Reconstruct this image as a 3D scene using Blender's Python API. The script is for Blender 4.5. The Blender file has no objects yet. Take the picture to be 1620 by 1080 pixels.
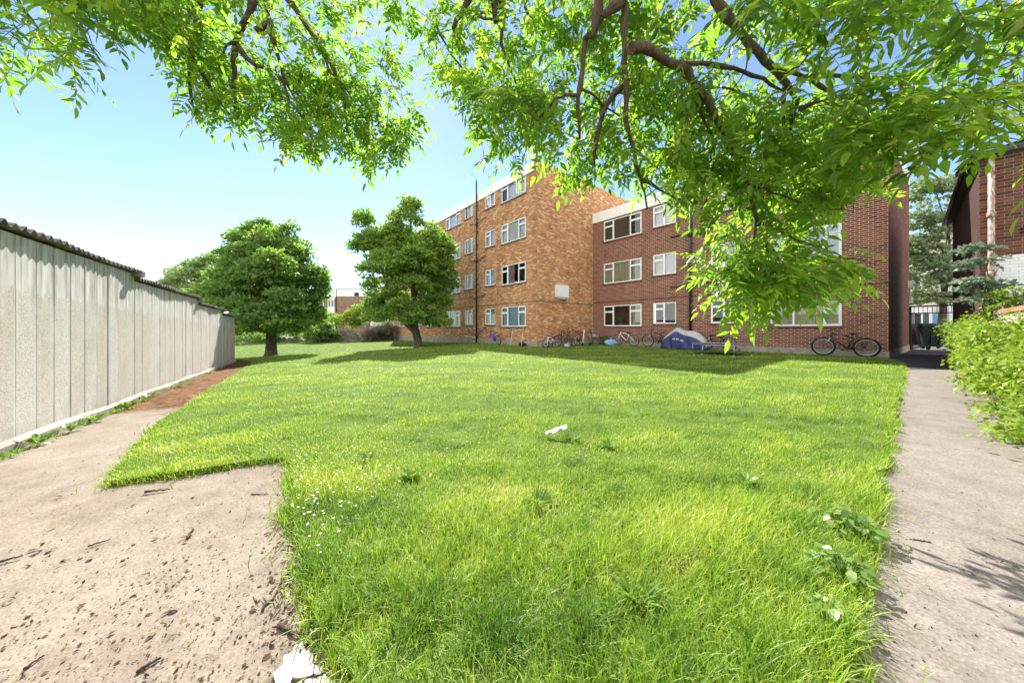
import bpy, math, random
import numpy as np
from mathutils import Vector, Matrix
random.seed(7); RNG = np.random.default_rng(11)
SC = bpy.context.scene
COL = SC.collection
F, CX, HY, H = 512.0, 810.0, 517.0, 1.10      # focal length in photo pixels, principal column, horizon row, eye height
D1 = np.array([-.6324, .7746]); D2 = np.array([.7746, .6324])   # along the block fronts (away), and into depth
ANG = math.atan2(-.7746, .6324)
SUN_AZ, SUN_EL = math.radians(-18.4), math.radians(42.6)

def G(x, y):
    """ground height: the garden dips gently towards the garages"""
    t = np.maximum(0, -np.asarray(x, float) - 2.5); t = np.minimum(t, 14)
    k = np.clip((np.asarray(y, float) - 22) / 14, 0, 1); k = k * k * (3 - 2 * k)
    return -.056 * t * (1 - .45 * k)
def P(px, py, Z): return np.array([(px - CX) / F * Z, Z, H - (py - HY) / F * Z])
def ground_at(px, py):
    Z = F * H / (py - HY)
    for _ in range(30): Z = F * (H - float(G((px - CX) / F * Z, Z))) / (py - HY)
    return np.array([(px - CX) / F * Z, Z])

# ---------------------------------------------------------------- mesh builder
class MB:
    def __init__(s): s.v = []; s.f = []; s.uv = []; s.sm = []; s.mi = []; s.cur = 0
    def vert(s, p): s.v.append(tuple(float(c) for c in p)); return len(s.v) - 1
    def face(s, pts, uv=None, smooth=False):
        i = [s.vert(p) for p in pts]; s.f.append(i); s.uv.append(uv); s.sm.append(smooth); s.mi.append(s.cur)
    def grid(s, rows, closed_u=False, closed_v=False, smooth=True, cap=False):
        n, m = len(rows), len(rows[0]); base = len(s.v)
        for r in rows:
            for p in r: s.vert(p)
        for i in range(n if closed_v else n - 1):
            for j in range(m if closed_u else m - 1):
                a, b = i * m + j, i * m + (j + 1) % m; i2 = (i + 1) % n
                c, d = i2 * m + (j + 1) % m, i2 * m + j
                s.f.append([base + q for q in (a, b, c, d)]); s.uv.append(None); s.sm.append(smooth); s.mi.append(s.cur)
        if cap and not closed_v:
            s.f.append([base + j for j in range(m)][::-1]); s.uv.append(None); s.sm.append(False); s.mi.append(s.cur)
            s.f.append([base + (n - 1) * m + j for j in range(m)]); s.uv.append(None); s.sm.append(False); s.mi.append(s.cur)
    def box(s, lo, hi, M=None):
        x0, y0, z0 = lo; x1, y1, z1 = hi
        c = [(x0,y0,z0),(x1,y0,z0),(x1,y1,z0),(x0,y1,z0),(x0,y0,z1),(x1,y0,z1),(x1,y1,z1),(x0,y1,z1)]
        if M is not None: c = [tuple(M @ Vector(p)) for p in c]
        b = len(s.v); s.v += [tuple(p) for p in c]
        for q in ((0,3,2,1),(4,5,6,7),(0,1,5,4),(1,2,6,5),(2,3,7,6),(3,0,4,7)):
            s.f.append([b + k for k in q]); s.uv.append(None); s.sm.append(False); s.mi.append(s.cur)
    def tube(s, pts, r, n=8, cap=True):
        pts = [np.array(p, float) for p in pts]
        rs = r if hasattr(r, '__len__') else [r] * len(pts)
        rows = []; up = None
        for i, p in enumerate(pts):
            d = pts[min(i + 1, len(pts) - 1)] - pts[max(i - 1, 0)]; d = d / (np.linalg.norm(d) + 1e-9)
            if up is None:
                up = np.array([0, 0, 1.]) if abs(d[2]) < .9 else np.array([1., 0, 0])
            a = np.cross(d, up); a /= np.linalg.norm(a) + 1e-9; b = np.cross(a, d); up = b
            rows.append([p + rs[i] * (a * math.cos(t) + b * math.sin(t)) for t in [2 * math.pi * k / n for k in range(n)]])
        s.grid(rows, closed_u=True, cap=cap)
    def cyl(s, a, b, r, n=12): s.tube([a, b], r, n)
    def torus(s, c, R, r, n=32, m=8, ax='y'):
        rows = []
        for i in range(n):
            t = 2 * math.pi * i / n; row = []
            for j in range(m):
                u = 2 * math.pi * j / m; q = R + r * math.cos(u)
                p = (q * math.cos(t), r * math.sin(u), q * math.sin(t)) if ax == 'y' else (q * math.cos(t), q * math.sin(t), r * math.sin(u))
                row.append((c[0] + p[0], c[1] + p[1], c[2] + p[2]))
            rows.append(row)
        s.grid(rows, closed_u=True, closed_v=True)
    def build(s, name, mat, parent=None):
        me = bpy.data.meshes.new(name); me.from_pydata(s.v, [], s.f)
        if any(u is not None for u in s.uv):
            L = me.uv_layers.new(name='UVMap'); k = 0
            for f, u in zip(s.f, s.uv):
                for q in range(len(f)): L.data[k].uv = u[q] if u else (0, 0); k += 1
        me.polygons.foreach_set('use_smooth', s.sm)
        for m in (mat if isinstance(mat, (list, tuple)) else [mat]): me.materials.append(m)
        me.polygons.foreach_set('material_index', s.mi)
        me.update()
        o = bpy.data.objects.new(name, me); COL.objects.link(o)
        if parent is not None: o.parent = parent
        return o
    def wall(s, p0, p1, z0, z1, holes=(), reveal=.09, u0=0.0):
        """upright wall p0->p1 (seen from the right-hand side), holes (u,z,w,h), with reveals; UV in metres"""
        p0, p1 = np.array(p0, float), np.array(p1, float); L = np.linalg.norm(p1 - p0); d = (p1 - p0) / L
        nin = np.array([-d[1], d[0]])
        us = sorted({0, L, *[h[0] for h in holes], *[h[0] + h[2] for h in holes]})
        zs = sorted({z0, z1, *[h[1] for h in holes], *[h[1] + h[3] for h in holes]})
        pt = lambda u, z, k=0.: (p0[0] + d[0] * u + nin[0] * k, p0[1] + d[1] * u + nin[1] * k, z)
        for i in range(len(us) - 1):
            for j in range(len(zs) - 1):
                a, b, c, e = us[i], us[i + 1], zs[j], zs[j + 1]; mu, mz = (a + b) / 2, (c + e) / 2
                if any(h[0] < mu < h[0] + h[2] and h[1] < mz < h[1] + h[3] for h in holes): continue
                s.face([pt(a, c), pt(b, c), pt(b, e), pt(a, e)], [(u0 + a, c), (u0 + b, c), (u0 + b, e), (u0 + a, e)])
        for (u, z, w, h) in holes:
            r = reveal
            s.face([pt(u, z), pt(u, z + h), pt(u, z + h, r), pt(u, z, r)], [(0, z), (0, z + h), (r, z + h), (r, z)])
            s.face([pt(u + w, z), pt(u + w, z, r), pt(u + w, z + h, r), pt(u + w, z + h)], [(0, z), (r, z), (r, z + h), (0, z + h)])
            s.face([pt(u, z), pt(u, z, r), pt(u + w, z, r), pt(u + w, z)], [(u, 0), (u, r), (u + w, r), (u + w, 0)])
            s.face([pt(u, z + h), pt(u + w, z + h), pt(u + w, z + h, r), pt(u, z + h, r)], [(u, 0), (u + w, 0), (u + w, r), (u, r)])

def tag(o, label=None, cat=None, group=None, kind=None):
    if label: o['label'] = label
    if cat: o['category'] = cat
    if group: o['group'] = group
    if kind: o['kind'] = kind
    return o
def empty(name, loc=(0, 0, 0), rz=0.0, label=None, cat=None, group=None):
    o = bpy.data.objects.new(name, None); COL.objects.link(o); o.empty_display_size = .2
    o.location = tuple(float(c) for c in loc); o.rotation_euler = (0, 0, rz)
    return tag(o, label, cat, group)

def instances(name, tv, tf, C, D, N, L, W, mat, parent=None, tint=None, smooth=True):
    """one mesh made of n small copies of a template (d,s,n coords), vectorised"""
    n, k = len(C), len(tv); tv = np.asarray(tv, float)
    D = D / (np.linalg.norm(D, axis=1, keepdims=True) + 1e-9)
    S = np.cross(D, N); S /= (np.linalg.norm(S, axis=1, keepdims=True) + 1e-9); N2 = np.cross(S, D)
    L = np.broadcast_to(L, (n,)); W = np.broadcast_to(W, (n,))
    V = (C[:, None, :] + (tv[None, :, 0:1] * L[:, None, None]) * D[:, None, :] + (tv[None, :, 1:2] * W[:, None, None]) * S[:, None, :]
         + (tv[None, :, 2:3] * L[:, None, None]) * N2[:, None, :]).reshape(-1, 3)
    sizes = np.array([len(f) for f in tf]); flat = np.concatenate([np.array(f) for f in tf])
    loops = (flat[None, :] + (np.arange(n) * k)[:, None]).reshape(-1)
    tot = np.tile(sizes, n); start = np.concatenate([[0], np.cumsum(tot)[:-1]])
    me = bpy.data.meshes.new(name)
    me.vertices.add(len(V)); me.vertices.foreach_set('co', V.astype(np.float32).reshape(-1))
    me.loops.add(len(loops)); me.loops.foreach_set('vertex_index', loops.astype(np.int32))
    me.polygons.add(len(tot)); me.polygons.foreach_set('loop_start', start.astype(np.int32)); me.polygons.foreach_set('loop_total', tot.astype(np.int32))
    me.polygons.foreach_set('use_smooth', np.full(len(tot), smooth))
    if tint is None: tint = RNG.random(n)
    at = me.attributes.new('tint', 'FLOAT', 'POINT'); at.data.foreach_set('value', np.repeat(tint, k).astype(np.float32))
    me.materials.append(mat); me.update(calc_edges=True)
    o = bpy.data.objects.new(name, me); COL.objects.link(o)
    if parent is not None: o.parent = parent
    return o
LEAF_V = [(0,0,0),(.30,.5,.03),(.30,0,-.03),(.30,-.5,.03),(.68,.36,.0),(.68,0,-.05),(.68,-.36,.0),(1,0,-.12)]
LEAF_F = [[0,2,1],[0,3,2],[1,2,5,4],[2,3,6,5],[4,5,7],[5,6,7]]
SMALL_V = [(0,0,0),(.5,.5,.06),(.5,0,-.04),(.5,-.5,.06),(1,0,-.08)]
SMALL_F = [[0,2,1],[0,3,2],[1,2,4],[2,3,4]]
BLADE_V = [(0,.5,0),(0,-.5,0),(.42,.42,.05),(.42,-.42,.05),(.78,.26,.19),(.78,-.26,.19),(1,0,.36)]
BLADE_F = [[0,1,3,2],[2,3,5,4],[4,5,6]]
def unit(n):
    v = RNG.normal(size=(n, 3)); return v / np.linalg.norm(v, axis=1, keepdims=True)
def in_poly(x, y, poly):
    poly = np.asarray(poly, float); x = np.asarray(x); y = np.asarray(y); c = np.zeros(x.shape, bool)
    j = len(poly) - 1
    for i in range(len(poly)):
        xi, yi = poly[i]; xj, yj = poly[j]
        c ^= ((yi > y) != (yj > y)) & (x < (xj - xi) * (y - yi) / (yj - yi + 1e-12) + xi); j = i
    return c
def sheet(name, poly, lift, mat, cell=1.0, skirt=0.0):
    """flat polygon cut into cells and draped over the ground"""
    import bmesh
    bm = bmesh.new(); bm.faces.new([bm.verts.new((p[0], p[1], 0)) for p in poly])
    xs = [p[0] for p in poly]; ys = [p[1] for p in poly]
    for ax, lo, hi in ((0, min(xs), max(xs)), (1, min(ys), max(ys))):
        k = lo + cell
        while k < hi:
            co = (k, 0, 0) if ax == 0 else (0, k, 0); no = (1, 0, 0) if ax == 0 else (0, 1, 0)
            bmesh.ops.bisect_plane(bm, geom=bm.verts[:] + bm.edges[:] + bm.faces[:], plane_co=co, plane_no=no); k += cell
    bmesh.ops.triangulate(bm, faces=bm.faces[:])
    bmesh.ops.recalc_face_normals(bm, faces=bm.faces[:])
    if sum(f.normal.z for f in bm.faces) < 0: bmesh.ops.reverse_faces(bm, faces=bm.faces[:])
    if skirt:
        be = [e for e in bm.edges if e.is_boundary]
        r = bmesh.ops.extrude_edge_only(bm, edges=be)
        low = {v for v in r['geom'] if isinstance(v, bmesh.types.BMVert)}
    else: low = set()
    for v in bm.verts: v.co.z = float(G(v.co.x, v.co.y)) + lift - (skirt if v in low else 0)
    me = bpy.data.meshes.new(name); bm.to_mesh(me); bm.free(); me.materials.append(mat)
    o = bpy.data.objects.new(name, me); COL.objects.link(o); return o

# ---------------------------------------------------------------- materials
class NT:
    def __init__(s, name):
        s.m = bpy.data.materials.new(name); s.m.use_nodes = True; s.t = s.m.node_tree; s.t.nodes.clear()
        s.out = s.t.nodes.new('ShaderNodeOutputMaterial')
    def n(s, typ, ins=None, **kw):
        x = s.t.nodes.new('ShaderNode' + typ)
        for k, v in kw.items(): setattr(x, k, v)
        for k, v in (ins or {}).items():
            if isinstance(v, bpy.types.NodeSocket): s.t.links.new(v, x.inputs[k])
            else: x.inputs[k].default_value = v
        return x
    def math(s, op, a, b=0.0, c=0.0):
        x = s.n('Math', operation=op)
        for i, v in enumerate((a, b, c)):
            if isinstance(v, bpy.types.NodeSocket): s.t.links.new(v, x.inputs[i])
            else: x.inputs[i].default_value = v
        return x.outputs[0]
    def ramp(s, fac, stops, interp='LINEAR'):
        r = s.n('ValToRGB', {'Fac': fac}); e = r.color_ramp; e.interpolation = interp
        while len(e.elements) < len(stops): e.elements.new(.5)
        for el, (p, c) in zip(e.elements, stops):
            el.position = p; el.color = (*c, 1) if hasattr(c, '__len__') else (c, c, c, 1)
        return r.outputs['Color']
    def noise(s, vec, scale, detail=4, rough=.55, dist=0.0):
        return s.n('TexNoise', {'Vector': vec, 'Scale': scale, 'Detail': detail, 'Roughness': rough, 'Distortion': dist}).outputs['Fac']
    def mix(s, f, a, b, mode='MIX'):
        x = s.n('Mix', data_type='RGBA', blend_type=mode)
        for i, v in ((0, f), (6, a), (7, b)):
            if isinstance(v, bpy.types.NodeSocket): s.t.links.new(v, x.inputs[i])
            else: x.inputs[i].default_value = (*v, 1) if hasattr(v, '__len__') else v
        return x.outputs[2]
    def obj(s): return s.n('TexCoord').outputs['Object']
    def scaled(s, vec, sc): return s.n('Mapping', {'Vector': vec, 'Scale': sc}).outputs[0]
    def bsdf(s, col, rough=.8, spec=.3, height=None, bump=.3, dist=.01, metal=0.0):
        ins = {'Base Color': col if isinstance(col, bpy.types.NodeSocket) else (*col, 1), 'Roughness': rough, 'Specular IOR Level': spec, 'Metallic': metal}
        if height is not None:
            ins['Normal'] = s.n('Bump', {'Height': height, 'Strength': bump, 'Distance': dist}).outputs[0]
        return s.n('BsdfPrincipled', ins).outputs[0]
    def done(s, sh): s.t.links.new(sh, s.out.inputs[0]); return s.m
def plain(name, col, rough=.6, var=.18, scale=14, spec=.3, metal=0., bump=.12):
    """painted or moulded surface with slight wear"""
    t = NT(name); o = t.obj(); a = t.noise(o, scale); b = t.noise(o, scale * .17, 5)
    c1 = tuple(min(1, x * (1 - var)) for x in col); c2 = tuple(min(1, x * (1 + var)) for x in col)
    c = t.ramp(t.math('ADD', t.math('MULTIPLY', a, .5), t.math('MULTIPLY', b, .5)), [(.3, c1), (.7, c2)])
    return t.done(t.bsdf(c, rough, spec, a, bump, .003, metal))
def brick(name, cols, mortar, bw=.225, bh=.075, gap=.011, patch=.35, stain=(.5, .5, .5), bump=.5):
    t = NT(name); uv = t.n('UVMap').outputs[0]; x = t.n('SeparateXYZ', {0: uv})
    v = t.math('DIVIDE', x.outputs[1], bh); row = t.math('FLOOR', v); fv = t.math('FRACT', v)
    sh = t.math('MULTIPLY', t.math('PINGPONG', row, 1.0), .5)
    u = t.math('ADD', t.math('DIVIDE', x.outputs[0], bw), sh); colm = t.math('FLOOR', u); fu = t.math('FRACT', u)
    idv = t.n('CombineXYZ', {0: colm, 1: row}).outputs[0]
    wn = t.n('TexWhiteNoise', {'Vector': idv}, noise_dimensions='2D').outputs['Value']
    big = t.noise(uv, 1.1, 3); fine = t.noise(uv, 60, 3)
    k = t.math('ADD', wn, t.math('MULTIPLY', t.math('SUBTRACT', big, .5), patch * 2))
    n = len(cols); c = t.ramp(k, [(.08 + .84 * i / (n - 1), cc) for i, cc in enumerate(cols)])
    c = t.mix(.22, c, t.ramp(fine, [(.3, .25), (.7, .85)]), 'OVERLAY')
    gu, gv = gap / bw, gap / bh
    mu = t.math('MULTIPLY', t.math('GREATER_THAN', fu, gu), t.math('GREATER_THAN', fv, gv))
    mc = t.mix(t.noise(uv, 5, 4), mortar, tuple(m * .72 for m in mortar))
    c = t.mix(mu, mc, c)
    st = t.ramp(t.noise(t.scaled(uv, (1.6, .35, 1)), 1.0, 5), [(.45, 0.), (.72, 1.)])
    c = t.mix(t.math('MULTIPLY', st, .45), c, stain, 'MULTIPLY')
    return t.done(t.bsdf(c, .9, .15, t.math('ADD', t.math('MULTIPLY', mu, .8), t.math('MULTIPLY', fine, .3)), bump, .006))
def foliage(name, stops, trans=.45, tcol=(1.25, 1.5, .5), rough=.5, spec=.3, patch=None):
    t = NT(name); a = t.n('Attribute', attribute_name='tint').outputs['Fac']
    if patch:
        nz = t.noise(t.obj(), patch[0], 3)
        a = t.math('ADD', a, t.math('MULTIPLY', t.math('SUBTRACT', nz, .5), patch[1]))
    c = t.ramp(a, stops)
    tc = t.mix(1.0, c, tcol, 'MULTIPLY')
    p = t.n('BsdfPrincipled', {'Base Color': c, 'Roughness': rough, 'Specular IOR Level': spec}).outputs[0]
    tr = t.n('BsdfTranslucent', {'Color': tc}).outputs[0]
    return t.done(t.n('MixShader', {0: trans, 1: p, 2: tr}).outputs[0])
M = {}
M['tan'] = brick('tan_brick', [(.29,.125,.06),(.40,.175,.075),(.47,.22,.09),(.52,.265,.115),(.43,.195,.085),(.62,.43,.25)], (.50,.37,.25), patch=.15, stain=(.62,.55,.5))
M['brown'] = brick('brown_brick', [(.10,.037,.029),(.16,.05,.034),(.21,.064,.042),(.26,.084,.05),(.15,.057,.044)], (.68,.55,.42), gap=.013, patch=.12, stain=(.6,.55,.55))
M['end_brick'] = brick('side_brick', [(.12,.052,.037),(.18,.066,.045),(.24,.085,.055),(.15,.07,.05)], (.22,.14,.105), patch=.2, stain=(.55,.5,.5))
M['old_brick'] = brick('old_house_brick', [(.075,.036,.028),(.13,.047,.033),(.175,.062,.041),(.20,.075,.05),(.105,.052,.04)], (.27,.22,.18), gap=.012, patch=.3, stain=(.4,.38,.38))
M['far_brick'] = brick('far_brick', [(.20,.12,.085),(.26,.16,.11),(.30,.19,.13)], (.36,.28,.22), stain=(.7,.7,.7))
M['stone'] = brick('boundary_stone', [(.30,.26,.22),(.42,.36,.30),(.52,.46,.39),(.36,.30,.25)], (.36,.32,.28), bw=.3, bh=.11, gap=.02, stain=(.5,.5,.48), bump=.8)
M['coping'] = plain('brick_coping', (.36,.15,.10), .9, .3, 9)
M['white_brick'] = brick('white_painted_brick', [(.72,.74,.76),(.78,.79,.80),(.82,.82,.82)], (.62,.64,.66), stain=(.75,.77,.78))
M['upvc'] = plain('white_window_frame', (.80,.81,.82), .35, .04, 20, .5, bump=.03)
M['fascia'] = plain('white_fascia', (.82,.83,.83), .5, .10, 5, .4, bump=.05)
M['sill_red'] = plain('tile_sill', (.14,.055,.045), .7, .3, 12)
M['sill_tan'] = plain('dark_tile_sill', (.12,.07,.05), .7, .3, 12)
M['iron'] = plain('black_iron', (.020,.020,.022), .5, .3, 20, .4)
M['rust_pipe'] = None
M['plinth'] = None
M['whitebox'] = plain('meter_box_white', (.70,.72,.74), .5, .06, 10)
M['airbrick'] = plain('terracotta', (.36,.06,.035), .8, .25, 30)
M['slate'] = plain('slate_roof', (.07,.075,.085), .7, .3, 8)
M['rubber'] = plain('tyre_rubber', (.018,.018,.019), .8, .3, 40)
M['steel'] = plain('bare_steel', (.42,.43,.44), .35, .12, 30, .5, .85)
M['alloy'] = plain('alloy_rim', (.60,.61,.62), .35, .1, 30, .5, .6)
M['saddle'] = plain('black_saddle', (.02,.02,.02), .6, .2, 30)
M['bikeblack'] = plain('black_bike_paint', (.022,.023,.026), .3, .2, 20, .5)
M['bikewhite'] = plain('white_bike_paint', (.72,.73,.78), .3, .06, 20, .5)
M['bikepurple'] = plain('purple_bike_paint', (.14,.10,.55), .35, .12, 20, .5)
M['bikered'] = plain('red_bike_paint', (.42,.03,.04), .35, .15, 20, .5)
M['bikemaroon'] = plain('maroon_bike_paint', (.16,.03,.05), .35, .15, 20, .5)
M['bikepink'] = plain('pink_bike_paint', (.62,.10,.20), .35, .12, 20, .5)
M['navy'] = plain('navy_cover_cloth', (.045,.05,.15), .65, .15, 9, .3)
M['silver'] = plain('silver_cover_cloth', (.40,.40,.40), .55, .1, 9, .4)
M['bluebag'] = plain('blue_plastic', (.10,.30,.62), .45, .25, 9, .5)
M['orange'] = plain('orange_plastic', (.62,.14,.05), .45, .15, 9, .5)
M['greyplas'] = plain('grey_plastic', (.09,.10,.11), .6, .2, 12)
M['whiteplas'] = plain('white_plastic', (.78,.78,.77), .5, .06, 12)
M['bin'] = plain('dark_green_bin', (.012,.022,.020), .45, .25, 8, .5)
M['twig'] = plain('dead_twig', (.055,.038,.026), .9, .4, 40)
M['wood'] = plain('grey_timber', (.26,.22,.17), .85, .25, 12)
M['tramp'] = plain('trampoline_mat', (.03,.032,.035), .7, .2, 20)
M['cream'] = plain('cream_render', (.62,.58,.50), .8, .1, 3)
M['white_render'] = plain('white_render', (.74,.75,.77), .8, .06, 3)
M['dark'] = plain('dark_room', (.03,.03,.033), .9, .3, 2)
M['papers'] = plain('white_paper', (.85,.85,.84), .7, .04, 20)

def mk_rust():
    t = NT('rusty_painted_pipe'); o = t.obj(); a = t.noise(t.scaled(o, (1, 1, .35)), 22, 6, .65)
    c = t.ramp(a, [(.38, (.16,.07,.04)), (.48, (.36,.22,.16)), (.56, (.52,.45,.40))])
    return t.done(t.bsdf(c, .8, .3, a, .4, .004))
M['rust_pipe'] = mk_rust()
def mk_plinth():
    t = NT('concrete_plinth'); o = t.obj(); a = t.noise(o, 3, 6, .65); b = t.noise(o, 40, 3)
    c = t.ramp(a, [(.3, (.20,.18,.15)), (.55, (.34,.31,.27)), (.75, (.44,.41,.36))])
    return t.done(t.bsdf(c, .92, .15, b, .35, .006))
M['plinth'] = mk_plinth()
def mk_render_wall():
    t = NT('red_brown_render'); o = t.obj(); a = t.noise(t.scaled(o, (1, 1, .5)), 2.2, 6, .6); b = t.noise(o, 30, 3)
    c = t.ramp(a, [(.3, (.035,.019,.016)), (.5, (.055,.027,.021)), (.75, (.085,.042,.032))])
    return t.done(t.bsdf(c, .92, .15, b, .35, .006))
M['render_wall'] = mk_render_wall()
def mk_concrete(name, dark, mid, light, speck=.5, moss=None):
    t = NT(name); o = t.obj()
    big = t.noise(o, .55, 5, .6); med = t.noise(o, 5, 5, .65); fine = t.noise(o, 75, 3, .6)
    vo = t.n('TexVoronoi', {'Vector': o, 'Scale': 110.0})
    st = t.ramp(t.n('SeparateColor', {0: vo.outputs['Color']}).outputs[0], [(.0, .32), (.25, .75), (.75, 1.0), (1, 1.3)])
    k = t.math('ADD', t.math('MULTIPLY', big, .45), t.math('MULTIPLY', med, .55))
    c = t.ramp(k, [(.32, dark), (.5, mid), (.68, light)])
    c = t.mix(speck, c, st, 'MULTIPLY')
    dirt = t.ramp(t.noise(o, 1.6, 7, .72), [(.56, 0.), (.70, 1.)])
    c = t.mix(t.math('MULTIPLY', dirt, .35), c, (.14,.10,.07))
    if moss is not None:
        mx = t.n('SeparateXYZ', {0: o})
        # rust-coloured dry moss spreading along the foot of the garages from the second garage on
        y = mx.outputs[1]; nz = t.noise(o, 1.1, 6, .65)
        m = t.math('SMOOTH_MIN', t.math('MULTIPLY', t.math('SUBTRACT', y, 4.5), 1.1), 1.0, .3)
        q = t.math('ADD', m, t.math('MULTIPLY', t.math('SUBTRACT', nz, .5), 2.4))
        mask = t.ramp(q, [(.15, 0.), (.5, 1.)])
        mc = t.ramp(t.noise(o, 5, 8, .78), [(.36, (.035,.020,.012)), (.46, (.11,.046,.018)), (.54, (.19,.083,.028)), (.62, (.23,.17,.10)), (.70, (.11,.11,.035))])
        mc = t.mix(.75, mc, t.ramp(t.noise(o, 38, 5, .75), [(.35, .25), (.55, .9), (.7, 1.25)]), 'MULTIPLY')
        c = t.mix(mask, c, mc)
    h = t.math('ADD', fine, t.math('MULTIPLY', vo.outputs['Distance'], 1.2))
    return t.done(t.bsdf(c, .93, .12, h, .32, .004))
M['conc_left'] = mk_concrete('gritty_concrete', (.15,.122,.094), (.226,.188,.150), (.275,.237,.196), .38, moss=1)
M['conc_right'] = mk_concrete('aggregate_path', (.145,.125,.108), (.205,.179,.156), (.255,.226,.20), .48)
M['tarmac'] = mk_concrete('tarmac', (.045,.045,.045), (.065,.064,.062), (.09,.088,.085), .4)
M['road'] = mk_concrete('pale_road', (.16,.16,.16), (.22,.22,.21), (.28,.275,.27), .3)
def mk_soil():
    t = NT('lawn_turf'); o = t.obj(); a = t.noise(o, 2.5, 6, .65); b = t.noise(o, 45, 4, .7)
    c = t.ramp(t.math('ADD', t.math('MULTIPLY', a, .5), t.math('MULTIPLY', b, .5)), [(.34, (.035,.05,.012)), (.5, (.085,.14,.022)), (.62, (.13,.19,.03)), (.72, (.16,.17,.06))])
    return t.done(t.bsdf(c, .95, .1, b, .8, .02))
M['turf'] = mk_soil()
def mk_ground():
    t = NT('rough_ground'); o = t.obj(); a = t.noise(o, .4, 6, .65); b = t.noise(o, 20, 4, .7)
    c = t.ramp(t.math('ADD', t.math('MULTIPLY', a, .6), t.math('MULTIPLY', b, .4)), [(.35, (.06,.055,.03)), (.5, (.09,.10,.035)), (.65, (.16,.14,.09))])
    return t.done(t.bsdf(c, .95, .1, b, .6, .02))
M['ground'] = mk_ground()
def mk_panel():
    t = NT('precast_panel'); uv = t.n('UVMap').outputs[0]; x = t.n('SeparateXYZ', {0: uv}); u, v = x.outputs[0], x.outputs[1]
    pu = t.math('DIVIDE', u, .345); idx = t.math('FLOOR', pu); fu = t.math('FRACT', pu)
    wn = t.n('TexWhiteNoise', {'W': idx}, noise_dimensions='1D').outputs['Value']
    tooth = t.math('PINGPONG', t.math('MULTIPLY', fu, 3.0), .5)          # torn upper edge of the pebbledash
    nz = t.noise(uv, 6, 4); lim = t.math('ADD', t.math('ADD', 1.58, t.math('MULTIPLY', tooth, .16)), t.math('MULTIPLY', t.math('SUBTRACT', nz, .5), .12))
    edge = t.math('MULTIPLY', t.math('GREATER_THAN', fu, .07), t.math('LESS_THAN', fu, .90))
    peb = t.math('MULTIPLY', t.math('LESS_THAN', v, lim), edge)
    vo = t.n('TexVoronoi', {'Vector': uv, 'Scale': 95.0}); vc = t.n('SeparateColor', {0: vo.outputs['Color']}).outputs[0]
    pc = t.mix(wn, (.56,.51,.45), (.61,.585,.545))
    pc = t.mix(.55, pc, t.ramp(vc, [(0, .42), (.35, .8), (1, 1.15)]), 'MULTIPLY')
    sm = t.ramp(t.noise(t.scaled(uv, (5, 1.1, 1)), 1.6, 6, .65), [(.3, (.38,.375,.365)), (.5, (.58,.57,.55)), (.68, (.68,.67,.65))])
    c = t.mix(peb, sm, pc)
    streak = t.ramp(t.noise(t.scaled(uv, (14, .5, 1)), 1.0, 5, .6), [(.55, 0.), (.72, 1.)])
    c = t.mix(t.math('MULTIPLY', streak, .45), c, (.58,.57,.55))
    top = t.ramp(t.math('ADD', v, t.math('MULTIPLY', t.math('SUBTRACT', nz, .5), .5)), [(1.9, 0.), (2.1, 1.)])
    drip = t.ramp(t.noise(t.scaled(uv, (9, .35, 1)), 1.3, 5, .6), [(.44, 0.), (.62, 1.)])
    up = t.n('MapRange', {'Value': v, 'From Min': 1.25, 'From Max': 2.1}).outputs[0]
    c = t.mix(t.math('MULTIPLY', t.math('MULTIPLY', drip, up), .7), c, (.15,.145,.14))
    lowd = t.n('MapRange', {'Value': t.math('ADD', v, t.math('MULTIPLY', nz, .3)), 'From Min': .45, 'From Max': .12}).outputs[0]
    c = t.mix(t.math('MULTIPLY', lowd, .4), c, (.50,.49,.46))
    blot = t.ramp(t.noise(t.scaled(uv, (1.4, .9, 1)), 1.5, 7, .7), [(.5, 0.), (.68, 1.)])
    c = t.mix(t.math('MULTIPLY', blot, .28), c, (.28,.26,.23))
    gd = t.n('MapRange', {'Value': t.math('ADD', v, t.math('MULTIPLY', t.noise(uv, 3.2, 5), .45)), 'From Min': .42, 'From Max': .16}).outputs[0]
    c = t.mix(t.math('MULTIPLY', gd, .5), c, (.20,.20,.13))
    h = t.math('ADD', t.math('MULTIPLY', t.math('MULTIPLY', vo.outputs['Distance'], peb), 1.5), t.math('MULTIPLY', t.noise(uv, 40, 3), .3))
    return t.done(t.bsdf(c, .93, .12, h, .35, .005))
M['panel'] = mk_panel()
def mk_roof():
    t = NT('asbestos_cement_sheet'); o = t.obj(); a = t.noise(o, 7, 6, .7); b = t.noise(o, 45, 3)
    c = t.ramp(a, [(.3, (.075,.07,.06)), (.5, (.16,.15,.13)), (.62, (.24,.22,.18)), (.75, (.15,.16,.08))])
    return t.done(t.bsdf(c, .95, .1, b, .5, .006))
M['roof'] = mk_roof()
def mk_glass(name, gloss=.45):
    t = NT(name); g = t.n('BsdfGlossy', {'Color': (.92,.95,1,1), 'Roughness': .02}).outputs[0]
    tr = t.n('BsdfTransparent', {'Color': (.96,.98,.98,1)}).outputs[0]
    fr = t.n('LayerWeight', {'Blend': gloss}).outputs['Fresnel']
    return t.done(t.n('MixShader', {0: fr, 1: tr, 2: g}).outputs[0])
M['glass'] = mk_glass('window_glass', .45)
def mk_cloth(name, c1, c2, sc=(22, 1, .6)):
    t = NT(name); o = t.obj(); a = t.noise(t.scaled(o, sc), 1.0, 3)
    return t.done(t.bsdf(t.ramp(a, [(.35, c1), (.65, c2)]), .9, .1, a, .5, .03))
M['net'] = mk_cloth('white_net_curtain', (.62,.63,.64), (.82,.83,.84))
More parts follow.
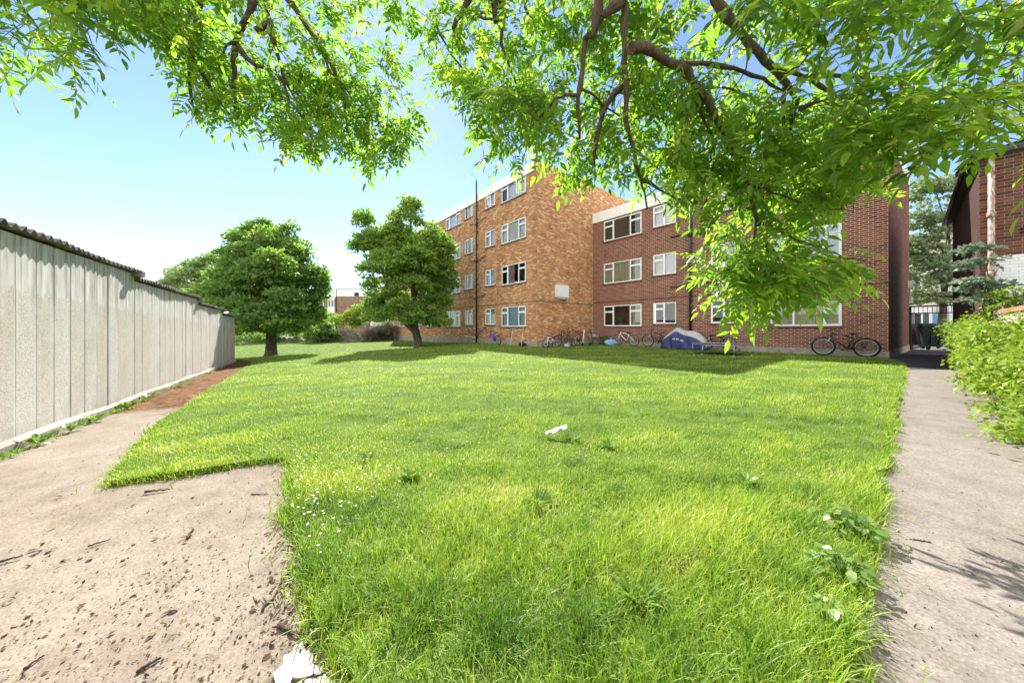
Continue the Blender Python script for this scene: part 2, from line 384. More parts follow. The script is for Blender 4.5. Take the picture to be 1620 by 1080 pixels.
M['blind'] = mk_cloth('white_blind', (.74,.76,.79), (.84,.85,.87), (1, 1, 30))
M['beige'] = mk_cloth('beige_curtain', (.42,.38,.26), (.58,.54,.40))
M['teal'] = mk_cloth('teal_curtain', (.16,.32,.30), (.34,.50,.46))
M['bluecurt'] = mk_cloth('pale_blue_curtain', (.34,.44,.52), (.55,.66,.74))
M['darkblind'] = mk_cloth('dark_brown_blind', (.085,.08,.06), (.13,.12,.095), (2, 1, 60))
M['browncloth'] = mk_cloth('brown_cloth', (.10,.05,.045), (.17,.09,.08))
M['redcloth'] = mk_cloth('red_pattern_cloth', (.42,.06,.08), (.62,.38,.40), (18, 1, 14))
def mk_bark(name, c1, c2, c3, sc=9):
    t = NT(name); o = t.obj(); a = t.noise(t.scaled(o, (1, 1, .25)), sc, 6, .7, .6); b = t.noise(o, sc * 5, 4)
    return t.done(t.bsdf(t.ramp(a, [(.32, c1), (.5, c2), (.7, c3)]), .92, .12, t.math('ADD', a, t.math('MULTIPLY', b, .3)), .8, .02))
M['bark'] = mk_bark('grey_brown_bark', (.045,.035,.027), (.10,.08,.062), (.17,.14,.11), 12)
M['bark_ash'] = mk_bark('ash_bark', (.055,.040,.030), (.12,.085,.062), (.20,.15,.11), 30)
M['grass'] = foliage('grass_blades', [(0, (.06,.15,.015)), (.25, (.18,.32,.028)), (.6, (.33,.44,.045)), (.9, (.46,.51,.10)), (1, (.62,.57,.34))], .45, (1.2, 1.28, .65), .45, .35, patch=(.8, .5))
M['ash_leaf'] = foliage('ash_leaflets', [(0, (.065,.15,.02)), (.5, (.135,.24,.026)), (.9, (.235,.335,.042)), (1, (.33,.36,.08))], .64, (1.85, 1.95, 1.0), .42, .4)
M['maple_leaf'] = foliage('maple_leaves', [(0, (.08,.17,.065)), (.5, (.15,.26,.078)), (1, (.29,.38,.095))], .5, (1.5, 1.6, .7), .5, .3)
M['acer_leaf'] = foliage('pale_tree_leaves', [(0, (.10,.20,.05)), (.5, (.175,.295,.068)), (1, (.31,.41,.09))], .5, (1.5, 1.5, .7), .5, .3)
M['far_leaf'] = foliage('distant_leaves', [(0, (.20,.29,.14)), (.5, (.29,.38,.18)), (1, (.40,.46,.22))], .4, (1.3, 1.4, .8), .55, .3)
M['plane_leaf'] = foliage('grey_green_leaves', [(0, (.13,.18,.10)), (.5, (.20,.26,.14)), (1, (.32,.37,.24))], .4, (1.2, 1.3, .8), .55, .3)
M['ivy'] = foliage('bramble_leaves', [(0, (.085,.17,.02)), (.5, (.19,.29,.035)), (1, (.34,.40,.075))], .4, (1.4, 1.4, .5), .5, .3, patch=(1.4, .5))
M['budd'] = foliage('silvery_leaves', [(0, (.09,.14,.09)), (.5, (.16,.21,.15)), (1, (.26,.30,.23))], .3, (1.1, 1.2, .8), .6, .25)
M['weed'] = foliage('broad_weed_leaves', [(0, (.10,.20,.03)), (.6, (.17,.28,.07)), (1, (.27,.36,.13))], .35, (1.4, 1.5, .5), .4, .4)
M['dry'] = foliage('dry_brush', [(0, (.09,.075,.055)), (.5, (.17,.145,.11)), (1, (.28,.24,.18))], .15, (1, 1, 1), .8, .1)
M['petal'] = foliage('white_petals', [(0, (.75,.75,.70)), (1, (.88,.88,.84))], .3, (1, 1, 1), .6, .2)
M['litter'] = foliage('dead_leaf_litter', [(0, (.04,.025,.018)), (.6, (.09,.055,.035)), (.9, (.16,.10,.05)), (1, (.25,.20,.08))], .1, (1, 1, 1), .85, .1)
# ---------------------------------------------------------------- sky, sun, camera
FILL_CLOUD = 11.4       # brightness of the added fill cloud relative to the sky texture
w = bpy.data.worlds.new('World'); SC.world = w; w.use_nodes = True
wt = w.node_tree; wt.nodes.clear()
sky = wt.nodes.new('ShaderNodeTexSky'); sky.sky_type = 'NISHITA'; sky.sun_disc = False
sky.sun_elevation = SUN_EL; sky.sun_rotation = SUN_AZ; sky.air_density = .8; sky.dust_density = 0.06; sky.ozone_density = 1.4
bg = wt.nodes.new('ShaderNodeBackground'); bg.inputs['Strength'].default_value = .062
# unseen broken cloud, added behind the camera to lift the shaded fronts; clear ahead
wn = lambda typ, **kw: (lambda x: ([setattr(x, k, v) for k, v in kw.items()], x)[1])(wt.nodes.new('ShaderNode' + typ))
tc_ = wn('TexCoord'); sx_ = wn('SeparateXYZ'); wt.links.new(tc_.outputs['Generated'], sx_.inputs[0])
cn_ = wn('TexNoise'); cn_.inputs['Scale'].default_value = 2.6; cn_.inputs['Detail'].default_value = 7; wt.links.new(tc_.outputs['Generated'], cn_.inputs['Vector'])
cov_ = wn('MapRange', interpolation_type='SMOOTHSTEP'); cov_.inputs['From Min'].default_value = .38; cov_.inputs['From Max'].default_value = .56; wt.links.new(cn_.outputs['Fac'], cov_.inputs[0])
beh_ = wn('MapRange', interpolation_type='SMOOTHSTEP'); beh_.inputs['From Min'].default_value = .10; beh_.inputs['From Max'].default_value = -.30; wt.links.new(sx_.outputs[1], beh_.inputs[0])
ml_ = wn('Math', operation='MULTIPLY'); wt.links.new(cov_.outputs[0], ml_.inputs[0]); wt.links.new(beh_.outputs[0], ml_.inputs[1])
cm_ = wn('Mix', data_type='RGBA'); wt.links.new(ml_.outputs[0], cm_.inputs[0]); wt.links.new(sky.outputs[0], cm_.inputs[6]); cm_.inputs[7].default_value = (FILL_CLOUD * 1.0, FILL_CLOUD * .95, FILL_CLOUD * .87, 1)
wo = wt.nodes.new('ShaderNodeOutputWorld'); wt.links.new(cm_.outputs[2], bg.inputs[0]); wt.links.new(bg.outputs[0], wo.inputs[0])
sl = bpy.data.lights.new('sun', 'SUN'); sl.energy = 3.1; sl.angle = math.radians(.53); sl.color = (1, .95, .87)
so = bpy.data.objects.new('sun', sl); COL.objects.link(so); so.location = (0, 0, 30)
sd = Vector((math.sin(SUN_AZ) * math.cos(SUN_EL), math.cos(SUN_AZ) * math.cos(SUN_EL), math.sin(SUN_EL)))
so.rotation_euler = sd.to_track_quat('Z', 'Y').to_euler()
cam = bpy.data.cameras.new('camera'); co = bpy.data.objects.new('camera', cam); COL.objects.link(co)
co.location = (0, 0, H); co.rotation_euler = (math.pi / 2, 0, 0)
cam.sensor_width = 36; cam.lens = 36 * F / 1620; cam.shift_y = -(540 - HY) / 1620; cam.clip_start = .05; cam.clip_end = 2000
SC.camera = co
SC.view_settings.view_transform = 'Standard'; SC.view_settings.look = 'None'; SC.view_settings.gamma = 1; SC.view_settings.exposure = 2.17
SC.cycles.max_bounces = 8; SC.cycles.transparent_max_bounces = 16; SC.cycles.diffuse_bounces = 4
SC.cycles.sample_clamp_indirect = 6

# ---------------------------------------------------------------- ground
gp = np.concatenate([-np.geomspace(30, 600, 9)[::-1], np.linspace(-29, 29, 59), np.geomspace(30, 600, 9)])
mb = MB(); mb.grid([[(x, y, float(G(x, y)) - .03) for x in gp] for y in gp], smooth=True)
tag(mb.build('ground', M['ground']), kind='structure')

TAN_C = P(850, 517, 17.7)[:2]                       # near corner of the tan block
TAN_L, TAN_D = 22.3, 10.0
tB = 4.95
BR_O = TAN_C + tB * D2                              # where the brown wing meets the tan block
BR_L = 12.4
BR_END = BR_O - D1 * BR_L                           # free corner of the brown wing
TAN_FAR = TAN_C + TAN_L * D1
G0 = np.array([-5.06, 3.2]); GD = np.array([-.559, .829]); GN = np.array([.829, .559])   # foot of the garages, their direction, towards the lawn
GAR = [(-4.2, 3.26), (3.26, 8.02), (8.02, 12.03), (12.03, 15.4)]
GAR_TOP = [2.06, 1.93, 1.76, 1.57]

edge_px = [(560,1079),(505,1000),(478,900),(463,790),(459,735),(448,727),(390,733),(320,745),(240,757),(178,766),(182,752),(212,715),(250,672),(300,640),(345,609),(398,574)]
LEFT_EDGE = [ground_at(*p) for p in edge_px]
RIGHT_EDGE = [ground_at(*p) for p in [(1426,574),(1431,586),(1415,650),(1400,720),(1385,800),(1370,880),(1352,960),(1345,1030),(1338,1079)]]
rag = np.random.default_rng(3)
def ragged(pts, amp=.02, step=.15):
    out = []
    for a, b in zip(pts[:-1], pts[1:]):
        n = max(1, int(np.linalg.norm(b - a) / step))
        for i in range(n): out.append(a + (b - a) * i / n + (rag.normal(size=2) * amp if i else 0))
    out.append(pts[-1]); return out
G_FAR = G0 + GD * 15.5
BACK = TAN_FAR + np.array([-.0, 1.5])
off = -.02
LAWN = ([np.array([-.22, .12])] + ragged(LEFT_EDGE) + [G_FAR + np.array([.1, .25]), np.array([-27, 17.0]), np.array([-27, 37.]), BACK,
        TAN_FAR - D2 * off, TAN_C - D2 * off, BR_O - D2 * off, BR_END - D2 * .1] + ragged(RIGHT_EDGE) + [np.array([-.1, .12])])
tag(sheet('lawn', LAWN, .022, M['turf'], .8, .06), kind='structure')
gw = lambda s, o=0.: G0 + GD * s + GN * o
YL = [np.array([-.4, -6.]), gw(-5, -.05), gw(15.5, -.05), gw(16.2, .3), np.array([-11.5, 16.5]), np.array([-7, 10.]), np.array([-3, 6.0]), np.array([1.2, 3.0]), np.array([-.1, 0.]), np.array([-.1, -6.])]
tag(sheet('concrete_yard', YL, -.012, M['conc_left'], .8), kind='structure')
PR = [np.array([-.1, -6.]), np.array([-.1, 0.]), np.array([.6, 1.5]), np.array([8.4, 7.7]), ground_at(1428, 584), ground_at(1530, 584), np.array([15., 12.]), np.array([16., 10.0]), np.array([6., 0.]), np.array([2., -6.])]
tag(sheet('concrete_path', PR, -.008, M['conc_right'], .8), kind='structure')
TM = [ground_at(1428, 584), ground_at(1405, 566.5) + np.array([-.1, -.12]), BR_END + D2 * 7.2, BR_END + D2 * 7.2 + np.array([3.2, -2.5]), ground_at(1530, 584)]
tag(sheet('tarmac_path', TM, -.004, M['tarmac'], 1.0), kind='structure')
RD = [BR_END + D2 * 7.2, BR_END + D2 * 30 - np.array([14, -14]), BR_END + D2 * 30 + np.array([20, -20]), BR_END + D2 * 7.2 + np.array([12, -10.5])]
tag(sheet('road', RD, -.012, M['road'], 4.0), kind='structure')
wp = [ground_at(*p) for p in [(425,1105),(436,1078),(431,1062),(447,1049),(449,1033),(462,1030),(466,1018),(478,1013),(484,1026),(495,1031),(496,1048),(509,1052),(516,1068),(530,1074),(541,1110)]]
tag(sheet('cement_patch', wp, -.004, plain('white_cement', (.44,.43,.41), .85, .28, 22), .3), kind='structure')

# ---------------------------------------------------------------- grass blades: nobody could count them
def grass():
    Cs, Ls, Ws, Ts = [], [], [], []
    poly = np.array(LAWN)
    fld = np.random.default_rng(5); ph = fld.random((9, 3)) * 6.28; fr = fld.normal(size=(9, 2)) * 1.5
    def clump(x, y): return sum(np.sin(fr[i, 0] * x * (1 + .3 * i) + fr[i, 1] * y * (1 + .3 * i) + ph[i, 0]) for i in range(9)) / 3.2
    bands = [(.1, 1.6, 21000, .72), (1.6, 2.6, 14000, .78), (2.6, 4.2, 6500, .95), (4.2, 7, 2600, 1.3), (7, 12, 760, 1.9), (12, 20, 190, 2.9), (20, 37, 60, 4.2)]
    for a, b, dens, sc in bands:
        xm = b * 1.75
        x0, x1 = max(-27, -xm), min(14, xm)
        n = int((x1 - x0) * (b - a) * dens)
        x = RNG.random(n) * (x1 - x0) + x0; y = RNG.random(n) * (b - a) + a
        k = in_poly(x, y, poly) & (np.abs(x) < y * 1.72 + .4); x, y = x[k], y[k]
        c = clump(x, y); c2 = clump(x * 4.1 + 3, y * 4.1)
        keep = RNG.random(len(x)) < np.clip(.72 + .3 * c + .3 * c2, .2, 1); x, y, c, c2 = x[keep], y[keep], c[keep], c2[keep]
        near = np.clip((2.3 - y) / 1.5, 0, 1)
        L = (.030 + .050 * near + .016 * np.maximum(0, c) * (1 + 2.2 * near) + .020 * np.maximum(0, c2) * (.6 + near)) * (.45 + .9 * RNG.random(len(x)) ** 1.3 + .25 * (RNG.random(len(x)) < .06))
        L = L * (1 + .14 * max(0, sc - 1))
        Cs.append(np.stack([x, y, G(x, y) + .018], 1)); Ls.append(L); Ws.append(.0042 * sc * (.7 + .6 * RNG.random(len(x))))
        Ts.append(np.clip(.45 + .20 * c - .20 * c2 + .20 * RNG.normal(size=len(x)), 0, 1))
    for edge in (ragged(LEFT_EDGE[:-1]), ragged(RIGHT_EDGE)):
        for p, q in zip(edge[:-1], edge[1:]):
            m = int(np.linalg.norm(q - p) * (900 if p[1] < 4 else 420)) + 1; tt = RNG.random(m)[:, None]
            e = p + (q - p) * tt + RNG.normal(size=(m, 2)) * np.where(RNG.random((m, 1)) < .12, .06, .024); kk = 1.0 if p[1] < 2.2 else .75
            Cs.append(np.concatenate([e, (G(e[:, 0], e[:, 1]) - .012)[:, None]], 1)); Ls.append((.045 + .055 * RNG.random(m)) * kk); Ws.append(.0042 * (1 if p[1] < 3 else 1.6) * (.7 + .6 * RNG.random(m))); Ts.append(np.clip(.4 + .2 * RNG.normal(size=m), 0, .93))
    C, L, W, T = map(np.concatenate, (Cs, Ls, Ws, Ts))
    n = len(C); a = RNG.random(n) * 6.283; tilt = np.abs(RNG.normal(size=n)) * .72
    # darker coarse tufts scattered through the mown sward
    for _ in range(520):
        y0 = RNG.uniform(1.0, 11) ** 1.0; x0 = RNG.uniform(-1.6, 1.6) * y0
        if not in_poly(np.array([x0]), np.array([y0]), poly)[0]: continue
        m = int(RNG.uniform(30, 80)); rr = RNG.uniform(.03, .10); e = np.array([x0, y0]) + RNG.normal(size=(m, 2)) * rr
        e = e[in_poly(e[:, 0], e[:, 1], poly)]; m = len(e); far_ = 1 + .12 * y0
        Cs.append(np.concatenate([e, (G(e[:, 0], e[:, 1]) + .018)[:, None]], 1)); Ls.append(RNG.uniform(.05, .11) * (.5 + .7 * RNG.random(m))); Ws.append(.0046 * far_ * (.7 + .6 * RNG.random(m))); Ts.append(np.clip(RNG.uniform(.0, .35) + .1 * RNG.normal(size=m), 0, .9))
    # longer blades hang over the lawn's cut edges
    dry = RNG.random(n) < .02 + .09 * np.clip(clump(C[:, 0] * 1.7 + 9, C[:, 1] * 1.7) - .45, 0, 1); T = np.where(dry, 1.0, np.minimum(T, .93)); tilt = np.where(dry, tilt + .7, tilt)
    D = np.stack([np.cos(a) * np.sin(tilt), np.sin(a) * np.sin(tilt), np.cos(tilt)], 1)
    N = np.stack([np.cos(a), np.sin(a), np.zeros(n)], 1) * np.cos(tilt)[:, None] - np.stack([np.zeros(n)] * 2 + [np.sin(tilt)], 1)
    print('grass blades', n)
    tag(instances('grass', BLADE_V, BLADE_F, C, D, N, L, W, M['grass'], None, T), kind='stuff')
grass()
# ---------------------------------------------------------------- row of concrete garages on the left
def garage(i, s0, s1, top, label):
    o3 = np.array([*G0, 0.0]); rz = math.atan2(GD[1], GD[0])
    g = empty('concrete_garage', (G0[0] + GD[0] * s0, G0[1] + GD[1] * s0, 0), rz, label, 'garage', 'row of concrete garages')
    L = s1 - s0; z = lambda s: float(G(*(G0 + GD * (s0 + s)))) 
    # local x along the row, local -y towards the lawn
    mb = MB(); n = int(round(L / .345)); pw = L / n
    for k in range(n):
        a, b = k * pw, (k + 1) * pw - (.03 if (k + i) % 4 == 2 else .008 + .008 * RNG.random()); zb = min(z(a), z(b)) + .02
        dy = RNG.normal() * .003; ch = .007
        u0 = (k + i * 40) * .345
        prof = [(a, .03), (a + ch, dy), (b - ch, dy), (b, .03)]
        us = [u0 + .004, u0 + .02, u0 + .325, u0 + .341]
        zt = top
        for (p, q, ua, ub) in [(prof[j], prof[j + 1], us[j], us[j + 1]) for j in range(3)]:
            mb.face([(p[0], p[1], zb), (q[0], q[1], zb), (q[0], q[1], zt), (p[0], p[1], zt)], [(ua, 0), (ub, 0), (ub, zt - zb), (ua, zt - zb)])
    mb.build('wall', M['panel'], g)
    mb = MB(); mb.box((0, .032, z(L) - .3), (L, .09, top - .01)); mb.box((0, .09, z(L) - .3), (.06, 2.6, top - .02)); mb.box((L - .06, .09, z(L) - .3), (L, 2.6, top - .02)); mb.box((.06, 2.54, z(L) - .3), (L - .06, 2.6, top - .02))
    mb.build('backing_wall', M['plinth'], g)
    mb = MB(); rows = []; K = max(3, int(L / .4))
    for k in range(K + 1):
        s = L * k / K; zz = z(s); w = .07 + .012 * math.sin((s0 + s) * 3); hh = .10 + .012 * math.sin((s0 + s) * 2.1)
        rows.append([(s, -w, zz - .15), (s, -w + .004 * math.sin((s0 + s) * 9), zz + hh * .7), (s, -.035, zz + hh), (s, .05, zz + hh)])
    mb.grid(rows, smooth=False); mb.build('plinth', M['plinth'], g)
    # corrugated sheets, wave running along the row; a sheet every 1.0 m is lapped
    mb = MB(); pitch = .146; m = int(L / pitch * 8)
    for t in (0, .012):
        rows = []
        for k in range(m + 1):
            s = -.03 + (L + .06) * k / m; h = .026 * math.cos(2 * math.pi * s / pitch) + .010 * ((s * .97) % 1.0) + .01 * math.sin(s * 1.7)
            rows.append([(s, -.075 + .012 * math.sin(s * 2.3) + (.01 if (s % 1.1) < .5 else 0), top + .045 + h + t), (s, 1.2, top + .02 + h + t), (s, 2.8, top - .09 + h + t)])
        mb.grid(rows, smooth=True)
    rows = []
    for k in range(m + 1):
        s = -.03 + (L + .06) * k / m; h = .026 * math.cos(2 * math.pi * s / pitch) + .010 * ((s * .97) % 1.0) + .01 * math.sin(s * 1.7); y = -.075 + .012 * math.sin(s * 2.3) + (.01 if (s % 1.1) < .5 else 0)
        rows.append([(s, y, top + .045 + h), (s, y, top + .057 + h)])
    mb.grid(rows, smooth=False); mb.build('roof', M['roof'], g)
    if i < 3:
        mb = MB(); mb.box((L - .16, -.13, top - .055), (L + .02, .2, top + .052)); mb.build('roof_end_bracket', M['roof'], g)
for i, lab in enumerate(['nearest grey concrete garage wall with rough panels and the tallest corrugated roof', 'second concrete garage from the camera, one roof step below the nearest',
                         'third concrete garage from the camera, with rusty moss along its foot', 'farthest and lowest concrete garage, smooth grey wall beside the big leafy tree']):
    garage(i, *GAR[i], GAR_TOP[i], lab)

# ---------------------------------------------------------------- windows
M['cream_blind'] = mk_cloth('cream_blind', (.66,.62,.52), (.76,.73,.64), (1, 1, 30))
def window(parent, u, z, w, h, style, cloth, y=0.0, sill='sill_red', open_=None, nm='window'):
    """frame in the wall plane y (outside is -y); its pane, curtain and sill are sub-parts"""
    f, d0, d1 = .055, y + .018, y + .085
    mb = MB(); bx = lambda a, b, c, e, p=0.: mb.box((u + a, d0 - p, z + c), (u + b, d1, z + e))
    bx(0, w, 0, f); bx(0, w, h - f, h); bx(0, f, f, h - f); bx(w - f, w, f, h - f)
    def trans(a, b): bx(a, b, h * .68, h * .68 + .05, .004)
    if style == 'big':
        m1, m2 = w * .27, w * .715
        bx(m1 - .028, m1 + .028, f, h - f, .002); bx(m2 - .028, m2 + .028, f, h - f, .002); trans(f, m1 - .03); trans(m2 + .03, w - f)
        sashes = [(f, m1 - .028), (m2 + .028, w - f)]
    elif style == 'small':
        m = w * .5; bx(m - .028, m + .028, f, h - f, .002); trans(f, m - .03); sashes = [(f, m - .028)]
    else:
        m1, m2 = w * .35, w * .78
        bx(m1 - .028, m1 + .028, f, h - f, .002); bx(m2 - .03, m2 + .03, f, h - f, .002); sashes = [(m2 + .03, w - f)]
    for a, b in sashes:       # opening lights stand a little proud
        for c, e in ((f, h * .68), (h * .68 + .05, h - f)) if style != 'plain' else ((f, h - f),):
            t = .028; mb.box((u + a, d0 - .012, z + c), (u + b, d0 - .004, z + c + t)); mb.box((u + a, d0 - .012, z + e - t), (u + b, d0 - .004, z + e))
            mb.box((u + a, d0 - .012, z + c + t), (u + a + t, d0 - .004, z + e - t)); mb.box((u + b - t, d0 - .012, z + c + t), (u + b, d0 - .004, z + e - t))
    fr = mb.build(nm, M['upvc'], parent)
    mb = MB(); mb.face([(u + .02, y + .05, z + .02), (u + w - .02, y + .05, z + .02), (u + w - .02, y + .05, z + h - .02), (u + .02, y + .05, z + h - .02)]); mb.build('pane', M['glass'], fr)
    if cloth:
        cl, a0, a1 = cloth if isinstance(cloth, tuple) else (cloth, 0, 1)
        mb = MB(); rows = []; K = int((a1 - a0) * w / .02) + 2
        for k in range(K + 1):
            s = u + w * (a0 + (a1 - a0) * k / K); q = .012 * math.sin(s * 70) if cl not in ('blind', 'darkblind') else 0
            rows.append([(s, y + .13 + q, z), (s, y + .13 + q, z + h)])
        mb.grid(rows); mb.build('blind' if 'blind' in cl else 'curtain', M[cl], fr)
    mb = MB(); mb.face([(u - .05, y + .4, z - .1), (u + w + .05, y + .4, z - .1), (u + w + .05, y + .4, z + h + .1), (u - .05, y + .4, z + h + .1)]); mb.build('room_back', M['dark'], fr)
    if sill:
        mb = MB(); mb.box((u - .05, y - .045, z - .075), (u + w + .05, y + .09, z - .004)); mb.build('sill', M[sill], fr)
    if open_:                  # a side-hung light standing open
        a, b, hin, angd = open_
        mb = MB(); W_ = (b - a) * w; hh = h - 2 * f; t = .04
        X = Matrix.Translation((u + (b if hin == 'R' else a) * w, d0, z + f)) @ Matrix.Rotation(math.radians(angd), 4, 'Z')
        sgn = -1 if hin == 'R' else 1
        def bb(x0, x1, z0, z1): mb.box((min(sgn * x0, sgn * x1), -.03, z0), (max(sgn * x0, sgn * x1), 0, z1), X)
        bb(0, W_, 0, t); bb(0, W_, hh - t, hh); bb(0, t, t, hh - t); bb(W_ - t, W_, t, hh - t)
        sa = mb.build('open_casement', M['upvc'], fr)
    return fr
def local_u(px, o, d, y=0.0):
    """distance along local +x of a wall (origin o, direction d) under photo column px; y = setback along d2"""
    q = o + D2 * y; k = (px - CX) / F
    return float((k * q[1] - q[0]) / (d[0] - k * d[1]))
def zat(px, py, o, d):
    u = local_u(px, o, d); Z = o[1] + d[1] * u; return H - (py - HY) * Z / F

# ---------------------------------------------------------------- tan brick block
tan = empty('brick_flats', (*TAN_C, 0), ANG, 'tall tan brick block of flats, four storeys with a white fascia', 'building')
XD = -D1
tu = lambda px: local_u(px, TAN_C, XD)
ST = 2.545; SILL = 1.12; TOPZ = zat(850, 252, TAN_C, XD)
FASC = TOPZ - .52
win = []      # (u, w, style)
for a, b, st in [(792.9, 832.2, 'big'), (767.7, 783.4, 'small'), (735.3, 747.9, 'smallr'), (705.4, 728, 'big'), (671.7, 690.3, 'big'), (664, 668.5, 'small'), (653, 657, 'small'), (628.5, 640.5, 'big')]:
    win.append((tu(a), tu(b) - tu(a), st))
print('tan windows', [(round(a, 2), round(b, 2)) for a, b, _ in win], 'top', TOPZ)
win = [(u, 1.62 if s == 'big' else .80, s) for u, w_, s in win] if False else win
# measured widths vary with the eye of the measurer: use the common sizes about the measured centres
cent = [(u + w_ / 2, s) for u, w_, s in win]
wb = np.mean([w_ for _, w_, s in win if s == 'big'][:2]); wsn = np.mean([w_ for _, w_, s in win if s != 'big'][:2])
holes = []; specs = []
cl = {('big', 0): 'bluecurt', ('big', 1): None, ('big', 2): 'blind', ('big', 3): 'blind'}
for ci, (c, s) in enumerate(cent):
    w_ = wb if s == 'big' else wsn
    for fl in range(4):
        hh = 1.2 if s == 'big' else 1.05; zz = SILL - (0 if s == 'big' else -.13) + fl * ST
        holes.append((TAN_L + c - w_ / 2, zz, w_, hh)); specs.append((ci, fl, s))
mb = MB()
mb.wall((-TAN_L, 0), (0, 0), .27, FASC, holes, .1)
mb.wall((0, 0), (0, TAN_D), .27, TOPZ - .03, [], u0=3.0)
mb.wall((0, TAN_D), (-TAN_L, TAN_D), -.6, FASC, []); mb.wall((-TAN_L, TAN_D), (-TAN_L, 0), -.6, FASC, [], u0=7.0)
mb.wall((-.225, 0), (0, 0), FASC, TOPZ - .03, []); mb.wall((-.225, TAN_D), (-.225, 0), FASC, TOPZ - .03, [])
mb.face([(-.225, 0, TOPZ - .03), (0, 0, TOPZ - .03), (0, TAN_D, TOPZ - .03), (-.225, TAN_D, TOPZ - .03)], [(0, 0), (.2, 0), (.2, 9), (0, 9)])
mb.build('wall', M['tan'], tan)
mb = MB(); mb.box((-TAN_L - .02, -.03, -.9), (.03, .5, .268)); mb.box((-.3, .5, -.5), (.03, 8, .268)); mb.build('plinth', M['plinth'], tan)
mb = MB(); mb.box((-TAN_L - .06, -.06, FASC - .02), (-.228, -.002, TOPZ)); mb.box((-TAN_L - .06, -.002, TOPZ - .06), (-.228, TAN_D, TOPZ)); mb.box((-TAN_L - .06, -.002, FASC - .02), (-TAN_L - .002, TAN_D, TOPZ - .06))
mb.build('fascia', M['fascia'], tan)
sc_z = zat(849, 476, TAN_C, XD)
mb = MB(); mb.box((-TAN_L, -.006, sc_z - .03), (.006, .01, sc_z + .02)); mb.box((-.01, .01, sc_z - .03), (.006, TAN_D, sc_z + .02)); mb.build('string_course', M['sill_tan'], tan)
for (ci, fl, s), hl in zip(specs, holes):
    u = hl[0] - TAN_L
    c = ['bluecurt' if s == 'big' else 'net', *[['blind', 'net', ('net', 0, .62), 'blind', 'cream_blind', ('blind', .3, 1), 'net'][(ci * 5 + q * 3) % 7] for q in (1, 2, 3)]][fl]
    if fl == 0 and s != 'big': c = 'teal'
    if fl == 0 and ci == 3: c = 'teal'
    if ci == 0 and fl == 1: c = ('teal', .27, .5)
    if ci == 0 and fl == 3: c = ('blind', .26, 1)
    f_ = window(tan, u, hl[1], hl[2], hl[3], 'big' if s == 'big' else ('small' if s == 'small' else 'plain2'), c, sill='sill_tan',
           open_={(0, 3): (.73, .98, 'R', 24), (1, 3): (.5, .97, 'R', 30)}.get((ci, fl)))
    if (ci, fl) == (0, 3):
        mb = MB(); mb.grid([[(u + .05 + .36 * a_, .11 + .02 * math.sin(a_ * 9), hl[1] + .05 + b_ * (.5 + .1 * math.sin(a_ * 4))) for a_ in np.linspace(0, 1, 8)] for b_ in (0, .5, 1)]); mb.build('curtain', M['browncloth'], f_)
    if (ci, fl) == (0, 1):
        mb = MB(); rows = []
        for k in range(13):
            t = k / 12; ww = .16 + .10 * math.sin(t * 5 + .6) * (1 - t) + .1 * t
            rows.append([(u + .92 + ww * math.cos(q) * 1.0, .16 + .05 * math.sin(q), hl[1] + 1.08 - 1.0 * t) for q in np.linspace(0, 2 * math.pi, 10, endpoint=False)])
        mb.grid(rows, closed_u=True, cap=True); mb.build('hanging_clothes', M['redcloth'], f_)
        mb = MB(); mb.box((u + .75, .12, hl[1] + .02), (u + 1.5, .2, hl[1] + .14)); mb.build('books', M['papers'], f_)
# soil pipe with its branches
pu = tu(755.8); mb = MB(); mb.cyl((pu, -.11, -.05), (pu, -.11, TOPZ + .75), .052, 10); mb.cyl((pu, -.11, TOPZ + .75), (pu, -.11, TOPZ + .95), .035, 8)
for fl in range(4):
    zz = [.55, 3.05, 5.6, 8.15][fl]; mb.cyl((pu, -.11, zz - .12), (pu, -.11, zz + .1), .075, 10)
    for k, (du, dz) in enumerate([(-1.0, .18), (1.0, .20)]):
        if fl == 0 and k: dz = .5
        mb.tube([(pu, -.11, zz), (pu + du * .3, -.09, zz + dz * .35), (pu + du, -.07, zz + dz), (pu + du, .02, zz + dz + .02)], .022, 6)
for k in range(11): mb.box((pu - .075, -.12, .4 + k * .9), (pu + .075, .0, .44 + k * .9))
mb.build('soil_pipe', M['iron'], tan)
mb = MB(); mb.tube([(pu - 1.6, -.06, .42), (pu - .6, -.07, .40), (pu - .05, -.1, .36)], .03, 6); mb.build('waste_pipe', M['whiteplas'], tan)
ju = tu(787.5); mb = MB(); mb.box((ju - .012, -.004, .27), (ju + .012, .01, FASC)); mb.build('movement_joint', M['sill_tan'], tan)
# meter box on the end wall
def end_v(px):  # local y on the tan end wall under column px
    k = (px - CX) / F; return float((k * TAN_C[1] - TAN_C[0]) / (D2[0] - k * D2[1]))
v0, v1 = end_v(878), end_v(895.5); Zb = TAN_C[1] + D2[1] * v0
zb0, zb1 = H - (470 - HY) * Zb / F, H - (450.5 - HY) * Zb / F
mb = MB(); mb.box((.0, v0, zb0), (.22, v1, zb1)); mb.box((.22, v0 + .05, zb0 + .05), (.228, v1 - .05, zb1 - .05)); mb.box((-.0, v0 + .15, zb0 - .09), (.12, v1 - .15, zb0 - .002)); mb.build('vent_box', M['whitebox'], tan)
mb = MB(); mb.face([(-TAN_L, 0, TOPZ - .3), (0, 0, TOPZ - .3), (0, TAN_D, TOPZ - .3), (-TAN_L, TAN_D, TOPZ - .3)]); mb.build('flat_roof', M['slate'], tan)

